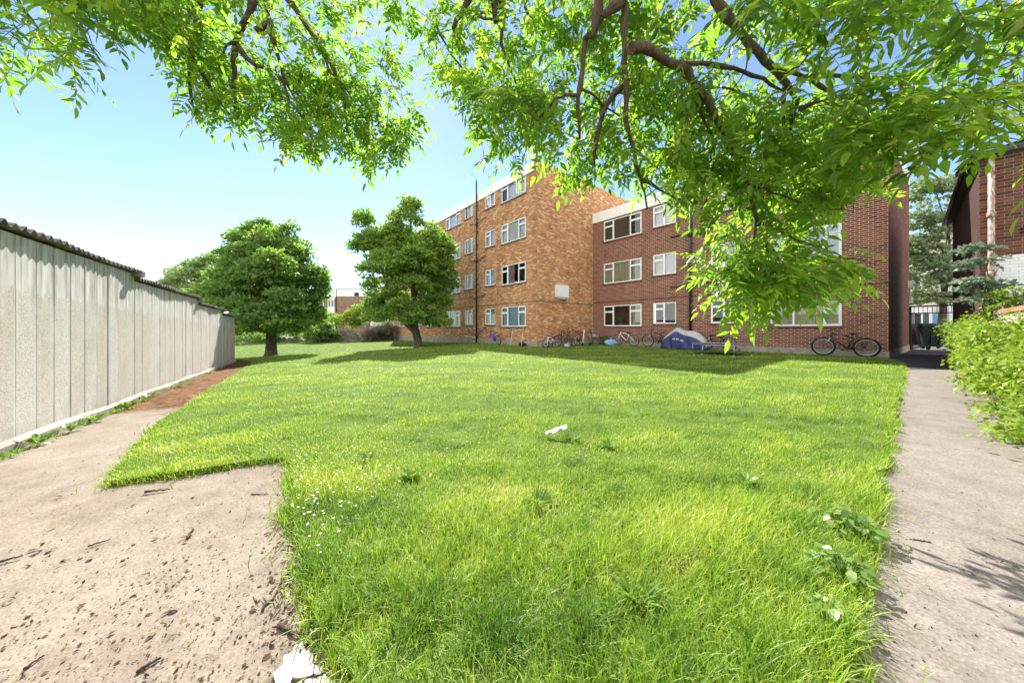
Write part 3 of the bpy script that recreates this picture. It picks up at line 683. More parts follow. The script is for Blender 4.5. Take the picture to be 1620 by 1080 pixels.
# ---------------------------------------------------------------- brown brick wing
brn = empty('brick_flats', (*BR_O, 0), ANG, 'dark red-brown brick wing of flats, three storeys, bicycles along its foot', 'building')
bu = lambda px: local_u(px, BR_O, XD)
BTOP, BFASC = zat(940, 338.5, BR_O, XD), zat(940, 353.5, BR_O, XD)
ST2 = (zat(990, 514, BR_O, XD) - 0) and 2.62; SIL2 = 1.14
bw_ = []
for a, b, s in [(955.3, 1015, 'big'), (1033.3, 1069.5, 'small'), (1124.5, 1168, 'small'), (1219, 1331.5, 'big2')]: bw_.append((bu(a), bu(b) - bu(a), s))
print('brown windows', [(round(a, 2), round(b, 2)) for a, b, _ in bw_], 'top', BTOP, BFASC)
holes = []; specs = []
for ci, (u, w_, s) in enumerate(bw_):
    for fl in range(3):
        hh = 1.26 if s != 'small' else 1.13; zz = SIL2 + (0 if s != 'small' else .13) + fl * ST2
        holes.append((u, zz, w_, hh)); specs.append((ci, fl, s))
EX, EY = 12.4 + .0661 * 6.9, .998 * 6.9
mb = MB(); mb.wall((0, 0), (BR_L, 0), .26, BFASC, holes, .09)
mb.build('wall', M['brown'], brn)
mb = MB(); mb.wall((EX, 9.0), (0, 9.0), -.1, BFASC, []); mb.build('rear_wall', M['brown'], brn)
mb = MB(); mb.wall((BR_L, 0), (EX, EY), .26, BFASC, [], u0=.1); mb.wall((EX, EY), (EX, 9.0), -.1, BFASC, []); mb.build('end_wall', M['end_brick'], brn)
mb = MB(); mb.box((0.03, -.035, -.4), (BR_L + .02, .3, .258)); mb.grid([[(BR_L + .02, 0.301, z), (EX + .02, EY, z)] for z in (-.3, .256)] + [[(BR_L - .2, .301, .256), (EX - .2, EY, .256)]], smooth=False); mb.build('plinth', M['plinth'], brn)
mb = MB(); mb.box((.002, -.05, BFASC - .02), (BR_L + .04, -.002, BTOP)); mb.box((.002, -.002, BTOP - .05), (BR_L + .04, 9.0, BTOP)); mb.build('fascia', M['fascia'], brn)
mb = MB(); mb.grid([[(BR_L + .002, 0., z), (EX + .02, EY + .02, z)] for z in (BFASC, BTOP - .051)], smooth=False); mb.build('end_fascia', M['fascia'], brn)
zc = zat(945, 479, BR_O, XD); mb = MB(); mb.box((0.002, -.006, zc - .02), (BR_L, .01, zc + .02)); mb.build('string_course', M['sill_red'], brn)
for (ci, fl, s), hl in zip(specs, holes):
    c = {(0, 0): ('beige', .72, 1), (0, 1): 'beige', (0, 2): ('darkblind', 0, .72), (1, 0): None, (1, 1): 'blind', (1, 2): 'blind', (2, 0): None, (2, 1): 'net', (2, 2): 'net', (3, 0): 'beige', (3, 1): 'blind', (3, 2): 'net'}[(ci, fl)]
    f_ = window(brn, hl[0], hl[1], hl[2], hl[3], 'big' if s == 'big' else 'small' if s == 'small' else 'wide', c)
    if (ci, fl) == (0, 0):
        mb = MB(); mb.tube([(hl[0] + 1.1, .17, hl[1] + .06), (hl[0] + 1.1, .17, hl[1] + .22)], [.07, .09], 8)
        for k in range(7): mb.tube([(hl[0] + 1.1, .17, hl[1] + .2), (hl[0] + 1.1 + .12 * math.cos(k * .9), .17 + .03 * math.sin(k), hl[1] + .45 + .05 * (k % 3)), (hl[0] + 1.1 + .26 * math.cos(k * .9), .17 + .05 * math.sin(k), hl[1] + .5)], [.012, .02, .004], 5)
        mb.build('pot_plant', M['weed'], f_)
pu = bu(1093.6); mb = MB(); mb.cyl((pu, -.1, 0), (pu, -.1, BTOP + .6), .055, 10)
for k in range(8): mb.box((pu - .08, -.12, .5 + k * .95), (pu + .08, .0, .55 + k * .95))
zz = zat(1093.6, 452, BR_O, XD)
for q in (0, 2.6): 
    mb.tube([(pu, -.1, zz + q - .05), (pu - .4, -.07, zz + q + .03), (pu - 1.0, -.05, zz + q + .03), (pu - 1.0, .02, zz + q + .03)], .026, 6); mb.tube([(pu, -.1, zz + q - .05), (pu + .4, -.07, zz + q + .04), (pu + 1.15, -.05, zz + q + .12), (pu + 1.15, .02, zz + q + .12)], .026, 6)
    mb.cyl((pu, -.1, zz + q - .2), (pu, -.1, zz + q + .1), .078, 10)
mb.build('soil_pipe', M['iron'], brn)
ab = bu(1107.5); zab = zat(1107.5, 478, BR_O, XD); mb = MB(); mb.box((ab - .1, -.012, zab - .08), (ab + .1, .01, zab + .08)); mb.build('air_brick', M['airbrick'], brn)
mb = MB(); mb.tube([(EX - .02 + .05, EY - 1.2, 2.9), (EX + .04, EY - .2, 2.3)], .02, 6); mb.box((EX - .03, EY - 1.4, 2.85), (EX + .1, EY - 1.25, 3.15)); mb.box((EX - .0, EY - .3, 2.2), (EX + .12, EY - .18, 2.5)); mb.build('cable_box', M['whiteplas'], brn)
mb = MB(); mb.face([(0, 0, BTOP - .3), (BR_L, 0, BTOP - .3), (EX, 9, BTOP - .3), (0, 9, BTOP - .3)]); mb.build('flat_roof', M['slate'], brn)

# ---------------------------------------------------------------- old house on the right, its boundary wall
X0 = 1.72                                   # line of its flank wall: x = X0 + 1.225 z
def flank(Z, o=0.): return np.array([X0 + o + 1.225 * Z, Z])
ZF, ZN = 12.6, 7.88
pF, pN = flank(ZF), flank(ZN); fd = (pN - pF) / np.linalg.norm(pN - pF); fr_ = -D1
house = empty('brick_house', (0, 0, 0), 0, 'old red brick house on the right with a white painted lower wall and rusty drainpipe', 'building')
hz = H + (HY - 353) * ZF / F
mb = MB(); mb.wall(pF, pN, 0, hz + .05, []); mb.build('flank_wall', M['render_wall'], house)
q0 = pN; q1 = pN + fr_ * .18; q2 = q1 + fr_ * 6
zw = H + (HY - 404) * (ZN - .3) / F
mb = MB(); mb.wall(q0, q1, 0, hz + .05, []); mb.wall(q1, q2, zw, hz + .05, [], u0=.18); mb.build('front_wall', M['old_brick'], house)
mb = MB(); mb.wall(q1 - D2 * .012, q2 - D2 * .012, 0, zw, []); mb.face([(*(q1 - D2 * .012), zw), (*(q2 - D2 * .012), zw), (*q2, zw), (*q1, zw)]); mb.build('painted_lower_wall', M['white_brick'], house)
mb = MB()
ein = np.array([-fd[1], fd[0]])              # outward from flank
if np.dot(ein, np.array([-1, 0])) < 0: ein = -ein
e0, e1 = pF - fd * .15, pN + fd * .15
rows = []
for p in (e0, e1): rows.append([(*(p + ein * .14), hz - .02), (*(p + ein * .14), hz + .10), (*(p - ein * 4.5), hz + 1.0), (*(p - ein * 4.5), hz + .85), (*(p + ein * .14), hz - .02)])
mb.grid(rows, smooth=False)
rows = []
fo = -D2
for p in (q0 - fr_ * .1, q2): rows.append([(*(p + fo * .14), hz + .052), (*(p + fo * .14), hz + .17), (*(p - fo * 4.5), hz + 1.1), (*(p - fo * 4.5), hz + .95), (*(p + fo * .14), hz + .052)])
mb.grid(rows, smooth=False); mb.build('roof', M['slate'], house)
mb = MB(); mb.tube([(*(e0 + ein * .19), hz + .02), (*(e1 + ein * .19), hz + .02)], .055, 8); mb.build('gutter', M['iron'], house)
pp = q1 - D2 * .10 - fr_ * .02
mb = MB(); mb.cyl((*pp, .3), (*pp, hz - .05), .05, 10)
for k in range(3): mb.cyl((*pp, .9 + k * 1.4), (*pp, 1.02 + k * 1.4), .068, 10)
mb.build('drainpipe', M['rust_pipe'], house)
mb = MB(); 
for k in range(2):
    a = q1 + fr_ * .35 - D2 * .05; mb.tube([(*a, zw + .5 + k * .08), (*(q2 - D2 * .05), zw + .62 + k * .08)], .02, 6)
mb.build('cable_run', M['iron'], house)
bl = MB(); s0, s1 = flank(4.6, .12), flank(2.2, .12); sd_ = (s1 - s0) / np.linalg.norm(s1 - s0)
s0 = flank(6.7, .14); s1 = flank(1.4, .14)
bl.wall(s0, s1, -.05, 1.36, []); nin = np.array([-sd_[1], sd_[0]]) * .23
bl.wall(s1, s1 + nin, -.05, 1.36, []); bl.wall(s0 + nin, s0, -.05, 1.36, [])
bl.wall(s1 + nin, s0 + nin, -.05, 1.36, [])
bwall = bl.build('boundary_wall', M['stone']); tag(bwall, 'low weathered stone and brick boundary wall behind the bright bramble bank', 'wall')
mb = MB(); Ls = np.linalg.norm(s1 - s0); n = int(Ls / .225); rzc = math.atan2(sd_[1], sd_[0])
for k in range(n):
    X = Matrix.Translation((*(s0 + sd_ * k * .225), 1.365)) @ Matrix.Rotation(rzc, 4, 'Z'); dz = RNG.random() * .012
    mb.box((.004, -.03, 0), (.215, .26, .07 + dz), X)
mb.build('coping', M['coping'], bwall)
# ---------------------------------------------------------------- garden trees: trunk, limbs, crown of leaf clumps
def crown_leaves(name, lumps, n, size, mat, parent, up=.5, clump=.42, seed=1, flat=.65, inner=.12, droop=.0, split=0):
    """lumps: (x,y,z,rx,ry,rz). Leaves sit on small domed clumps that sit on the lumps' outer shells"""
    rg = np.random.default_rng(seed); lumps = np.array(lumps, float); lumps[:, 3:] = np.maximum(lumps[:, 3:] - clump * .35, lumps[:, 3:] * .6)
    if split:
        new = []
        for q in lumps:
            for _ in range(split):
                d = rg.normal(size=3); d /= np.linalg.norm(d); d[2] = abs(d[2]) * .9 - .25; k = rg.uniform(.24, .52); new.append([*(q[:3] + d * q[3:] * (1.08 - k * .75)), *(q[3:] * k * [1, 1, 1.15])])
        lumps = np.concatenate([lumps * [1, 1, 1, .76, .76, .76], new])
    area = (lumps[:, 3] * lumps[:, 5] + lumps[:, 3] * lumps[:, 4] + lumps[:, 4] * lumps[:, 5]); pr = area / area.sum()
    nc = max(8, int(area.sum() * 4 / (clump ** 2) * .95)); li = rg.choice(len(lumps), nc, p=pr)
    d = rg.normal(size=(nc, 3)); d /= np.linalg.norm(d, axis=1, keepdims=True); d[:, 2] = np.where(d[:, 2] < -.55, -d[:, 2] * .5, d[:, 2])
    rad = 1 - np.abs(rg.normal(size=nc)) * .13; rad = np.where(rg.random(nc) < inner, rg.random(nc) * .8, rad)
    cc = lumps[li, :3] + d * lumps[li, 3:] * rad[:, None]
    # drop clumps buried deep in another lump
    dep = np.ones(nc) * 9
    for q in lumps: dep = np.minimum(dep, np.linalg.norm((cc - q[:3]) / q[3:], axis=1))
    k = (dep > .62) | (rg.random(nc) < .3); cc, d = cc[k], d[k]; nc = len(cc)
    cs = clump * (.55 + .9 * rg.random(nc)); ct = rg.random(nc)
    per = rg.choice(nc, n, p=cs ** 2 / (cs ** 2).sum())
    v = rg.normal(size=(n, 3)); v /= np.linalg.norm(v, axis=1, keepdims=True); v[:, 2] = np.abs(v[:, 2]) * .9 - .25
    rr = rg.random(n) ** .4
    C = cc[per] + v * (cs[per] * rr)[:, None] * np.array([1, 1, flat])
    N = v * .6 + np.array([0, 0, up]) + rg.normal(size=(n, 3)) * .45
    D = d[per] * .6 + v * .8 + rg.normal(size=(n, 3)) * .5; D[:, 2] -= .35 + droop
    T = np.clip(.5 + .28 * (ct[per] - .5) * 2 + .16 * rg.normal(size=n), 0, 1)
    L = size * (.65 + .7 * rg.random(n))
    return instances(name, SMALL_V, SMALL_F, C, D, N, L, L * .72, mat, parent, T)
def limb(mb, a, b, r0, r1, bend=.15, n=7, rg=random, seg=8):
    a, b = np.array(a, float), np.array(b, float); L = np.linalg.norm(b - a); o = np.array([rg.uniform(-1, 1) for _ in range(3)]) * L * bend
    pts = [a + (b - a) * t + o * math.sin(t * math.pi) + np.array([rg.uniform(-1, 1) for _ in range(3)]) * L * .012 for t in np.linspace(0, 1, n)]
    mb.tube(pts, [r0 + (r1 - r0) * t for t in np.linspace(0, 1, n)], seg); return pts
def flare(mb, p, r, h):  # root flare
    mb.tube([(p[0], p[1], p[2] - .1), (p[0], p[1], p[2] + .08), (p[0], p[1], p[2] + h * .4), (p[0], p[1], p[2] + h)], [r * 1.55, r * 1.3, r * 1.07, r], 10, cap=False)
def lump_px(cx, cy, rx, ry, Z, dz=0., depth=None):
    c = P(cx, cy, Z + dz); return (c[0], c[1], c[2], rx * Z / F, (depth if depth else rx * Z / F), ry * Z / F)

# big leafy tree by the garages
Z = 20.0; bx, by = P(429, 517, Z)[:2]; bz = float(G(bx, by)); 
t1 = empty('tree', (0, 0, 0), 0, 'big dense dark green tree standing beyond the end of the garages', 'tree')
lumps = [lump_px(415, 450, 62, 60, Z), lump_px(372, 470, 45, 48, Z, -.6), lump_px(468, 462, 48, 52, Z, .3), lump_px(398, 395, 42, 42, Z, .2), lump_px(455, 395, 32, 45, Z, .5),
         lump_px(410, 362, 20, 22, Z, .3), lump_px(459, 364, 13, 22, Z, .6), lump_px(495, 440, 26, 30, Z), lump_px(356, 440, 18, 26, Z, .4), lump_px(340, 480, 20, 24, Z, -.3),
         lump_px(425, 505, 60, 26, Z, -1.0), lump_px(480, 500, 34, 26, Z, .2), lump_px(375, 510, 40, 26, Z, .3), lump_px(420, 430, 34, 40, Z, -2.2), lump_px(385, 490, 28, 24, Z, -2.2), lump_px(452, 480, 30, 26, Z, -2.2),
         lump_px(505, 465, 18, 24, Z, .3), lump_px(352, 400, 8, 12, Z, .5), lump_px(395, 425, 46, 42, Z), lump_px(452, 425, 44, 42, Z), lump_px(425, 400, 40, 40, Z, -.6), lump_px(395, 522, 40, 18, Z, -.9), lump_px(462, 520, 44, 17, Z, -.3), lump_px(430, 512, 40, 20, Z, -1.7), lump_px(495, 508, 18, 22, Z)]
crown_leaves('crown', lumps, 60000, .19, M['maple_leaf'], t1, clump=.42, seed=4, split=5)
mb = MB(); flare(mb, (bx, by, bz), .30, .7); rg = random.Random(3)
tp = limb(mb, (bx, by, bz + .6), (bx + .1, by, bz + 3.0), .30, .24, .03, 6, rg, 10)
for k in range(9):
    a = k * 2.4; q = tp[3 + k % 3]; limb(mb, q, (bx + 2.2 * math.cos(a), by + 2.0 * math.sin(a), bz + 3.6 + .45 * k), .13 - .006 * k, .03, .12, 7, rg)
limb(mb, tp[-1], (bx, by, bz + 7.6), .2, .04, .05, 8, rg)
mb.build('trunk', M['bark'], t1)
# forked tree in front of the tan block
Z = 20.6; bx, by = P(661, 517, Z)[:2]; bz = float(G(bx, by)) - .0
t2 = empty('tree', (0, 0, 0), 0, 'round topped green tree with a forked trunk in front of the tan flats', 'tree')
lumps = [lump_px(636, 400, 50, 48, Z), lump_px(690, 400, 34, 50, Z, .2), lump_px(648, 350, 28, 38, Z), lump_px(650, 325, 15, 20, Z, .2), lump_px(586, 385, 32, 40, Z, .2), lump_px(573, 348, 20, 22, Z, .3), lump_px(562, 395, 12, 22, Z),
         lump_px(600, 455, 26, 26, Z, .2), lump_px(650, 450, 55, 40, Z, -.4), lump_px(700, 450, 24, 40, Z, .3), lump_px(625, 480, 40, 28, Z, .4), lump_px(685, 485, 30, 28, Z, -.2), lump_px(645, 490, 26, 24, Z, -1.6), lump_px(612, 420, 30, 34, Z, -1.5), lump_px(665, 415, 30, 34, Z, -1.7), lump_px(707, 400, 10, 24, Z), lump_px(590, 480, 18, 18, Z, .8), lump_px(618, 500, 34, 18, Z, -.3), lump_px(690, 508, 28, 18, Z, -.3), lump_px(578, 430, 16, 20, Z), lump_px(600, 400, 26, 34, Z), lump_px(700, 430, 24, 40, Z), lump_px(655, 505, 20, 16, Z, -1.8), lump_px(628, 370, 26, 30, Z)]
crown_leaves('crown', lumps, 46000, .18, M['acer_leaf'], t2, clump=.4, seed=9, split=5)
mb = MB(); flare(mb, (bx, by, bz), .24, .6); rg = random.Random(8)
pt = lambda x, y, dz=0.: P(x, y, Z + dz)
mb.tube([(bx, by, bz + .5), pt(659, 530), pt(656, 516), pt(656, 490), pt(652, 440), pt(650, 390), pt(650, 330)], [.24, .24, .21, .17, .13, .09, .03], 10)
mb.tube([pt(660, 530), pt(650, 518, -.1), pt(636, 505, -.2), pt(622, 480, -.2), pt(606, 430, 0), pt(585, 370, .2)], [.16, .19, .17, .13, .09, .03], 10)
for (a, b, c) in [((656, 500), (690, 440), .3), ((653, 450), (625, 380), -.8), ((651, 420), (700, 370), .6), ((630, 495), (575, 460), .4), ((656, 505), (690, 490), -1.), ((650, 400), (620, 350), .8), ((656, 470), (690, 420), -1.3), ((640, 508), (660, 470), -1.2)]:
    limb(mb, pt(*a), pt(*b, c), .10, .025, .1, 7, rg)
mb.build('trunk', M['bark'], t2)
# smaller tree behind the garages
Z = 30.0; t3 = empty('tree', (0, 0, 0), 0, 'lighter distant tree showing above the garage roofs at the left', 'tree')
lumps = [lump_px(300, 440, 34, 28, Z), lump_px(335, 425, 26, 30, Z), lump_px(272, 455, 22, 20, Z), lump_px(310, 425, 14, 16, Z), lump_px(320, 470, 50, 28, Z), lump_px(258, 468, 12, 14, Z)]
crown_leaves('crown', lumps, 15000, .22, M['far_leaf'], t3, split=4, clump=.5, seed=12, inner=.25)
mb = MB(); c = P(310, 517, Z); rg = random.Random(5); q = limb(mb, (c[0], c[1], -1), (c[0], c[1], 3.2), .25, .2, .03, 5, rg)
for a, b in ((300, 440), (335, 425), (272, 455)): limb(mb, q[-1], P(a, b, Z), .12, .03, .1, 6, rg)
mb.build('trunk', M['bark'], t3)
# street tree seen through the gap by the gate
Z = 22.0; t4 = empty('tree', (0, 0, 0), 0, 'tall grey-green street tree seen through the gap behind the black gate', 'tree')
lumps = [lump_px(1470, 420, 34, 40, Z), lump_px(1500, 370, 30, 30, Z), lump_px(1460, 350, 26, 34, Z), lump_px(1480, 300, 34, 24, Z), lump_px(1505, 440, 26, 26, Z), lump_px(1455, 460, 22, 22, Z), lump_px(1520, 330, 22, 26, Z, .6), lump_px(1480, 475, 34, 14, Z), lump_px(1440, 400, 24, 44, Z, .5)]
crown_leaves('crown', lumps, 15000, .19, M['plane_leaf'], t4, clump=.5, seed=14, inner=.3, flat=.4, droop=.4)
mb = MB(); c = P(1488, 517, Z); rg = random.Random(6); q = limb(mb, (c[0], c[1], -.1), (c[0] + .2, c[1], 3.2), .22, .17, .03, 5, rg)
for a, b in ((1470, 420), (1500, 360), (1460, 350), (1480, 300), (1505, 440)): limb(mb, q[-1], P(a, b, Z), .10, .02, .08, 6, rg)
mb.build('trunk', M['bark'], t4)

# ---------------------------------------------------------------- back of the garden
def shrub(name, label, lumps, n, size, mat, seed, cat='shrub', group=None, clump=.3, stems=4, **kw):
    r = empty(name, (0, 0, 0), 0, label, cat, group)
    crown_leaves('foliage', lumps, n, size, mat, r, clump=clump, seed=seed, **kw)
    if stems:
        mb = MB(); rg = random.Random(seed); l0 = np.array(lumps); lo = l0[:, :2].mean(0); gz = float(G(*lo))
        for k in range(stems): 
            q = lumps[k % len(lumps)]; limb(mb, (lo[0] + rg.uniform(-.2, .2), lo[1], gz - .1), (q[0], q[1], q[2] + q[5] * .4), .035, .008, .1, 6, rg, 6)
        mb.build('stem', M['bark'], r)
    return r
shrub('bush', 'rounded dark green bush under the big tree at the back of the lawn', [lump_px(508, 522, 16, 20, 33), lump_px(495, 532, 14, 14, 32.5), lump_px(522, 530, 10, 14, 33)], 7000, .13, M['maple_leaf'], 21)
shrub('bush', 'pale yellow-green bush over the broken garden wall', [lump_px(545, 510, 24, 14, 36), lump_px(565, 500, 18, 18, 36), lump_px(530, 508, 14, 14, 36.5)], 7000, .14, M['ivy'], 22)
shrub('bush', 'taller mid green bush below the grey roof behind the lawn', [lump_px(580, 498, 22, 22, 37), lump_px(600, 490, 22, 20, 37), lump_px(610, 505, 18, 14, 37), lump_px(568, 512, 12, 14, 37)], 8000, .15, M['acer_leaf'], 23)
shrub('bush', 'low green bush left of the big tree trunk beyond the garages', [lump_px(455, 525, 22, 14, 33), lump_px(390, 535, 26, 12, 31), lump_px(420, 530, 22, 14, 33), lump_px(480, 530, 16, 12, 33)], 8000, .14, M['maple_leaf'], 24)
# rubble wall with dry brush heap
w0, w1 = P(372, 517, 33.0)[:2], P(622, 517, 34.2)[:2]
mb = MB(); rows = []; K = 60; rgn = np.random.default_rng(8)
for k in range(K + 1):
    q = w0 + (w1 - w0) * k / K; g = float(G(*q)); px = 372 + 250 * k / K
    hh = 1.05 + .12 * math.sin(k * .9) + .1 * rgn.normal() - (.65 if px < 500 else 0) - (.35 if 562 < px < 585 else 0)
    rows.append([(q[0], q[1] - .14, g - .2), (q[0], q[1] - .12 + .05 * rgn.normal(), g + hh * .5), (q[0], q[1] - .1, g + hh), (q[0], q[1] + .2, g + hh + .03), (q[0], q[1] + .25, g - .2)])
mb.grid(rows, smooth=False)
def mk_rubble():
    t = NT('rubble_masonry'); o = t.obj(); v = t.n('TexVoronoi', {'Vector': t.scaled(o, (1, 1, 1.6)), 'Scale': 4.0}); a = t.noise(o, 3, 5)
    c = t.mix(t.n('SeparateColor', {0: v.outputs['Color']}).outputs[0], (.13,.115,.09), (.30,.27,.22)); c = t.mix(t.ramp(a, [(.45, 0.), (.65, .8)]), c, (.10,.10,.05))
    return t.done(t.bsdf(c, .95, .1, v.outputs['Distance'], .8, .05))
M['rubble'] = mk_rubble()
tag(mb.build('garden_wall', M['rubble']), 'low tumbledown rubble wall across the back of the lawn', 'wall')
hb = empty('brush_heap', (0, 0, 0), 0, 'brown heap of dry brush piled against the back garden wall', 'brush heap')
lumps = [lump_px(603, 527, 16, 10, 33.5), lump_px(614, 524, 9, 11, 33.4), lump_px(590, 531, 14, 7, 33.3)]
rg_ = np.random.default_rng(3); n = 2600; li = rg_.integers(0, 3, n); la = np.array(lumps); d = rg_.normal(size=(n, 3)); d /= np.linalg.norm(d, axis=1, keepdims=True); d[:, 2] = np.abs(d[:, 2])
C = la[li, :3] + d * la[li, 3:] * (.7 + .4 * rg_.random((n, 1))); C[:, 2] = np.maximum(C[:, 2], -.5)
Dv = rg_.normal(size=(n, 3)); Dv[:, 2] *= .5
instances('twigs', BLADE_V, BLADE_F, C, Dv, rg_.normal(size=(n, 3)), .7, .035, M['dry'], hb, rg_.random(n))
mb = MB(); mb.grid([[tuple(q[:3] + np.array([q[3] * .85 * math.sin(v) * math.cos(u), q[4] * .85 * math.sin(v) * math.sin(u), q[5] * .9 * math.cos(v)])) for u in np.linspace(0, 2 * math.pi, 10, endpoint=False)] for q in la for v in np.linspace(.1, 1.7, 5)][:5], closed_u=True)
mb.build('heap_core', M['twig'], hb)
a, b = P(571, 541, 32.6), P(580, 523, 32.9)
mb = MB(); X = None; mb.tube([a, b], .06, 4); tag(mb.build('plank', M['wood']), 'pale timber plank leaning on the back garden wall', 'plank')
mb = MB(); a, b = P(560, 526, 33.2), P(582, 529, 33.2); mb.box((a[0], a[1] - .3, a[2] - .03), (b[0], a[1] + .1, a[2] + .02)); tag(mb.build('board', M['wood']), 'grey flat board lying across the gap of the rubble wall', 'board')

# far houses
def far_window(par, x0, x1, z0, z1, y, m='white_render'):
    mb = MB(); mb.box((x0, y - .05, z0), (x1, y + .02, z1)); f = mb.build('window', M['upvc'], par)
    mb = MB(); n = 2; w_ = (x1 - x0) / n
    for k in range(n): mb.face([(x0 + k * w_ + .08, y - .056, z0 + .08), (x0 + (k + 1) * w_ - .05, y - .056, z0 + .08), (x0 + (k + 1) * w_ - .05, y - .056, z1 - .08), (x0 + k * w_ + .08, y - .056, z1 - .08)])
    mb.build('pane', M['darkglass'], f)
def mk_dg():
    t = NT('dark_window_glass'); return t.done(t.n('BsdfPrincipled', {'Base Color': (.10,.12,.14,1), 'Roughness': .08, 'Specular IOR Level': .9}).outputs[0])
M['darkglass'] = mk_dg()
Zh = 52.0; hc = P(532, 517, Zh)
far = empty('terraced_house', (hc[0], hc[1], 0), 0, 'distant flat-topped terraced house with white parapet and white bay windows', 'building')
s = Zh / F; zz = lambda y: H - (y - HY) * s
wd = 47 * s
mb = MB(); mb.wall((0, 0), (wd, 0), -2, zz(469), []); mb.wall((wd, 0), (wd, 8), -2, zz(469), []); mb.wall((-7, 3.8), (0, 0), -2, zz(469), []); mb.wall((wd, 8), (-7, 8), -2, zz(469), []); mb.wall((-7, 8), (-7, 3.8), -2, zz(469), []); mb.build('wall', M['far_brick'], far)
mb = MB(); mb.box((-.05, -.06, zz(469)), (wd + .05, 8, zz(457.3))); mb.build('parapet', M['white_render'], far)
mb = MB(); mb.box((-.1, -.12, zz(457.3)), (wd + .1, 8, zz(456.6))); mb.build('coping', M['slate'], far)
mb = MB(); mb.box((29 * s, -.08, zz(468.5)), (36 * s, -.05, zz(463))); mb.build('vent_opening', M['dark'], far)
mb = MB(); mb.cyl((.02, -.08, -1), (.02, -.08, zz(457)), .06, 6); mb.build('drainpipe', M['iron'], far)
for (xa, xb, dy) in ((-14, -1.5, .9), (-31, -21, 2.6)):
    b0, b1 = xa * s, xb * s
    bay = MB(); 
    for (ya, yb) in ((469, 473.5), (487, 497.5)): bay.box((b0, dy - 1.1, zz(yb)), (b1, dy + 3, zz(ya)))
    bay.box((b0 + .1, dy - 1.0, zz(500)), (b1 - .1, dy + 3, zz(470))); bo = bay.build('bay', M['white_render'], far)
    far_window(bo, b0 + .15, b1 - .15, zz(486), zz(474), dy - 1.02); far_window(bo, b0 + .15, b1 - .15, zz(508), zz(499), dy - .9)
    mb = MB(); mb.box((b0 - .05, dy - 1.16, zz(498.5)), (b1 + .05, dy + 2, zz(497.5))); mb.build('ledge', M['slate'], bo)
    mb = MB(); mb.box((b0 + .1, dy - .85, -2), (b1 - .1, dy + 3, zz(500))); mb.build('bay_base', M['white_render'], bo)
Zh = 46.0; hc = P(608, 517, Zh); s = Zh / F; zz = lambda y: H - (y - HY) * s
fh = empty('cottage', (hc[0], hc[1], 0), 0, 'white house with a grey slate roof half hidden behind the forked tree', 'building')
mb = MB(); mb.box((-22 * s, 0, -1.5), (24 * s, 6, zz(483))); mb.build('wall', M['white_render'], fh)
mb = MB(); mb.face([(-24 * s, -.3, zz(484)), (25 * s, -.3, zz(484)), (16 * s, 3, zz(466)), (-14 * s, 3, zz(466))]); mb.face([(-24 * s, 6.3, zz(484)), (-24 * s, -.3, zz(484)), (-14 * s, 3, zz(466))]); mb.face([(25 * s, -.3, zz(484)), (25 * s, 6.3, zz(484)), (16 * s, 3, zz(466))]); mb.build('roof', M['slate'], fh)
for a in (-6, 8): far_window(fh, a * s, (a + 9) * s, zz(505), zz(494), -.0)
# pale terrace across the road, seen through the gate
q = BR_END + D2 * 30; Zh = 34.0; c = P(1478, 517, Zh); tr_ = empty('terraced_house', (c[0], c[1], 0), ANG, 'pale terraced houses across the road seen beyond the black gate and bins', 'building')
s = Zh / F; zz = lambda y: H - (y - HY) * s
mb = MB(); mb.box((-7, 0, -.1), (9, 8, zz(372))); mb.build('wall', M['cream'], tr_)
mb = MB(); mb.box((-7.1, -.25, zz(372)), (9.1, 8, zz(367))); mb.build('cornice', M['white_render'], tr_)
for k in range(6):
    x = -6.2 + k * 2.4
    mb = MB(); mb.box((x - .1, -.55, -.1), (x + 1.25, .05, zz(488))); bo = mb.build('bay', M['white_render'], tr_)
    far_window(bo, x + .05, x + 1.1, zz(513), zz(493), -.57)
    far_window(tr_, x, x + 1.1, zz(462), zz(432), -.04); far_window(tr_, x, x + 1.1, zz(412), zz(388), -.04)
    mb = MB(); mb.box((x + 1.35, -.06, -.1), (x + 2.1, .0, zz(495))); mb.build('door', M['airbrick'] if k % 2 else M['bluebag'], tr_)
# ---------------------------------------------------------------- the ash tree we stand under
ash = empty('ash_tree', (-.3, -2.6, 0), 0, 'overhanging ash tree with long drooping branches and bright green leaflets', 'tree')
def inv(p): return (p[0] + .3, p[1] + 2.6, p[2])
TR = np.array([-.3, -2.6, 0.])
HUBL, HUBR, HUBM = np.array([-1.3, -.2, 5.6]), np.array([1.0, -.1, 5.0]), np.array([.1, -.2, 5.4])
mb = MB(); rg = random.Random(2)
mb.tube([inv(TR + [0, 0, -.1]), inv(TR + [0, 0, .1]), inv(TR + [.02, 0, .6]), inv(TR + [.05, .1, 1.6]), inv(TR + [.08, .3, 2.6])], [.42, .34, .27, .24, .22], 12)
for h_ in (HUBL, HUBR, HUBM): mb.tube([inv(TR + [.08, .3, 2.5]), inv(TR * .55 + h_ * .45 + [0, 0, .9]), inv(h_)], [.19, .14, .085], 10)
TW = []      # twig polylines in world space: leaves grow along them
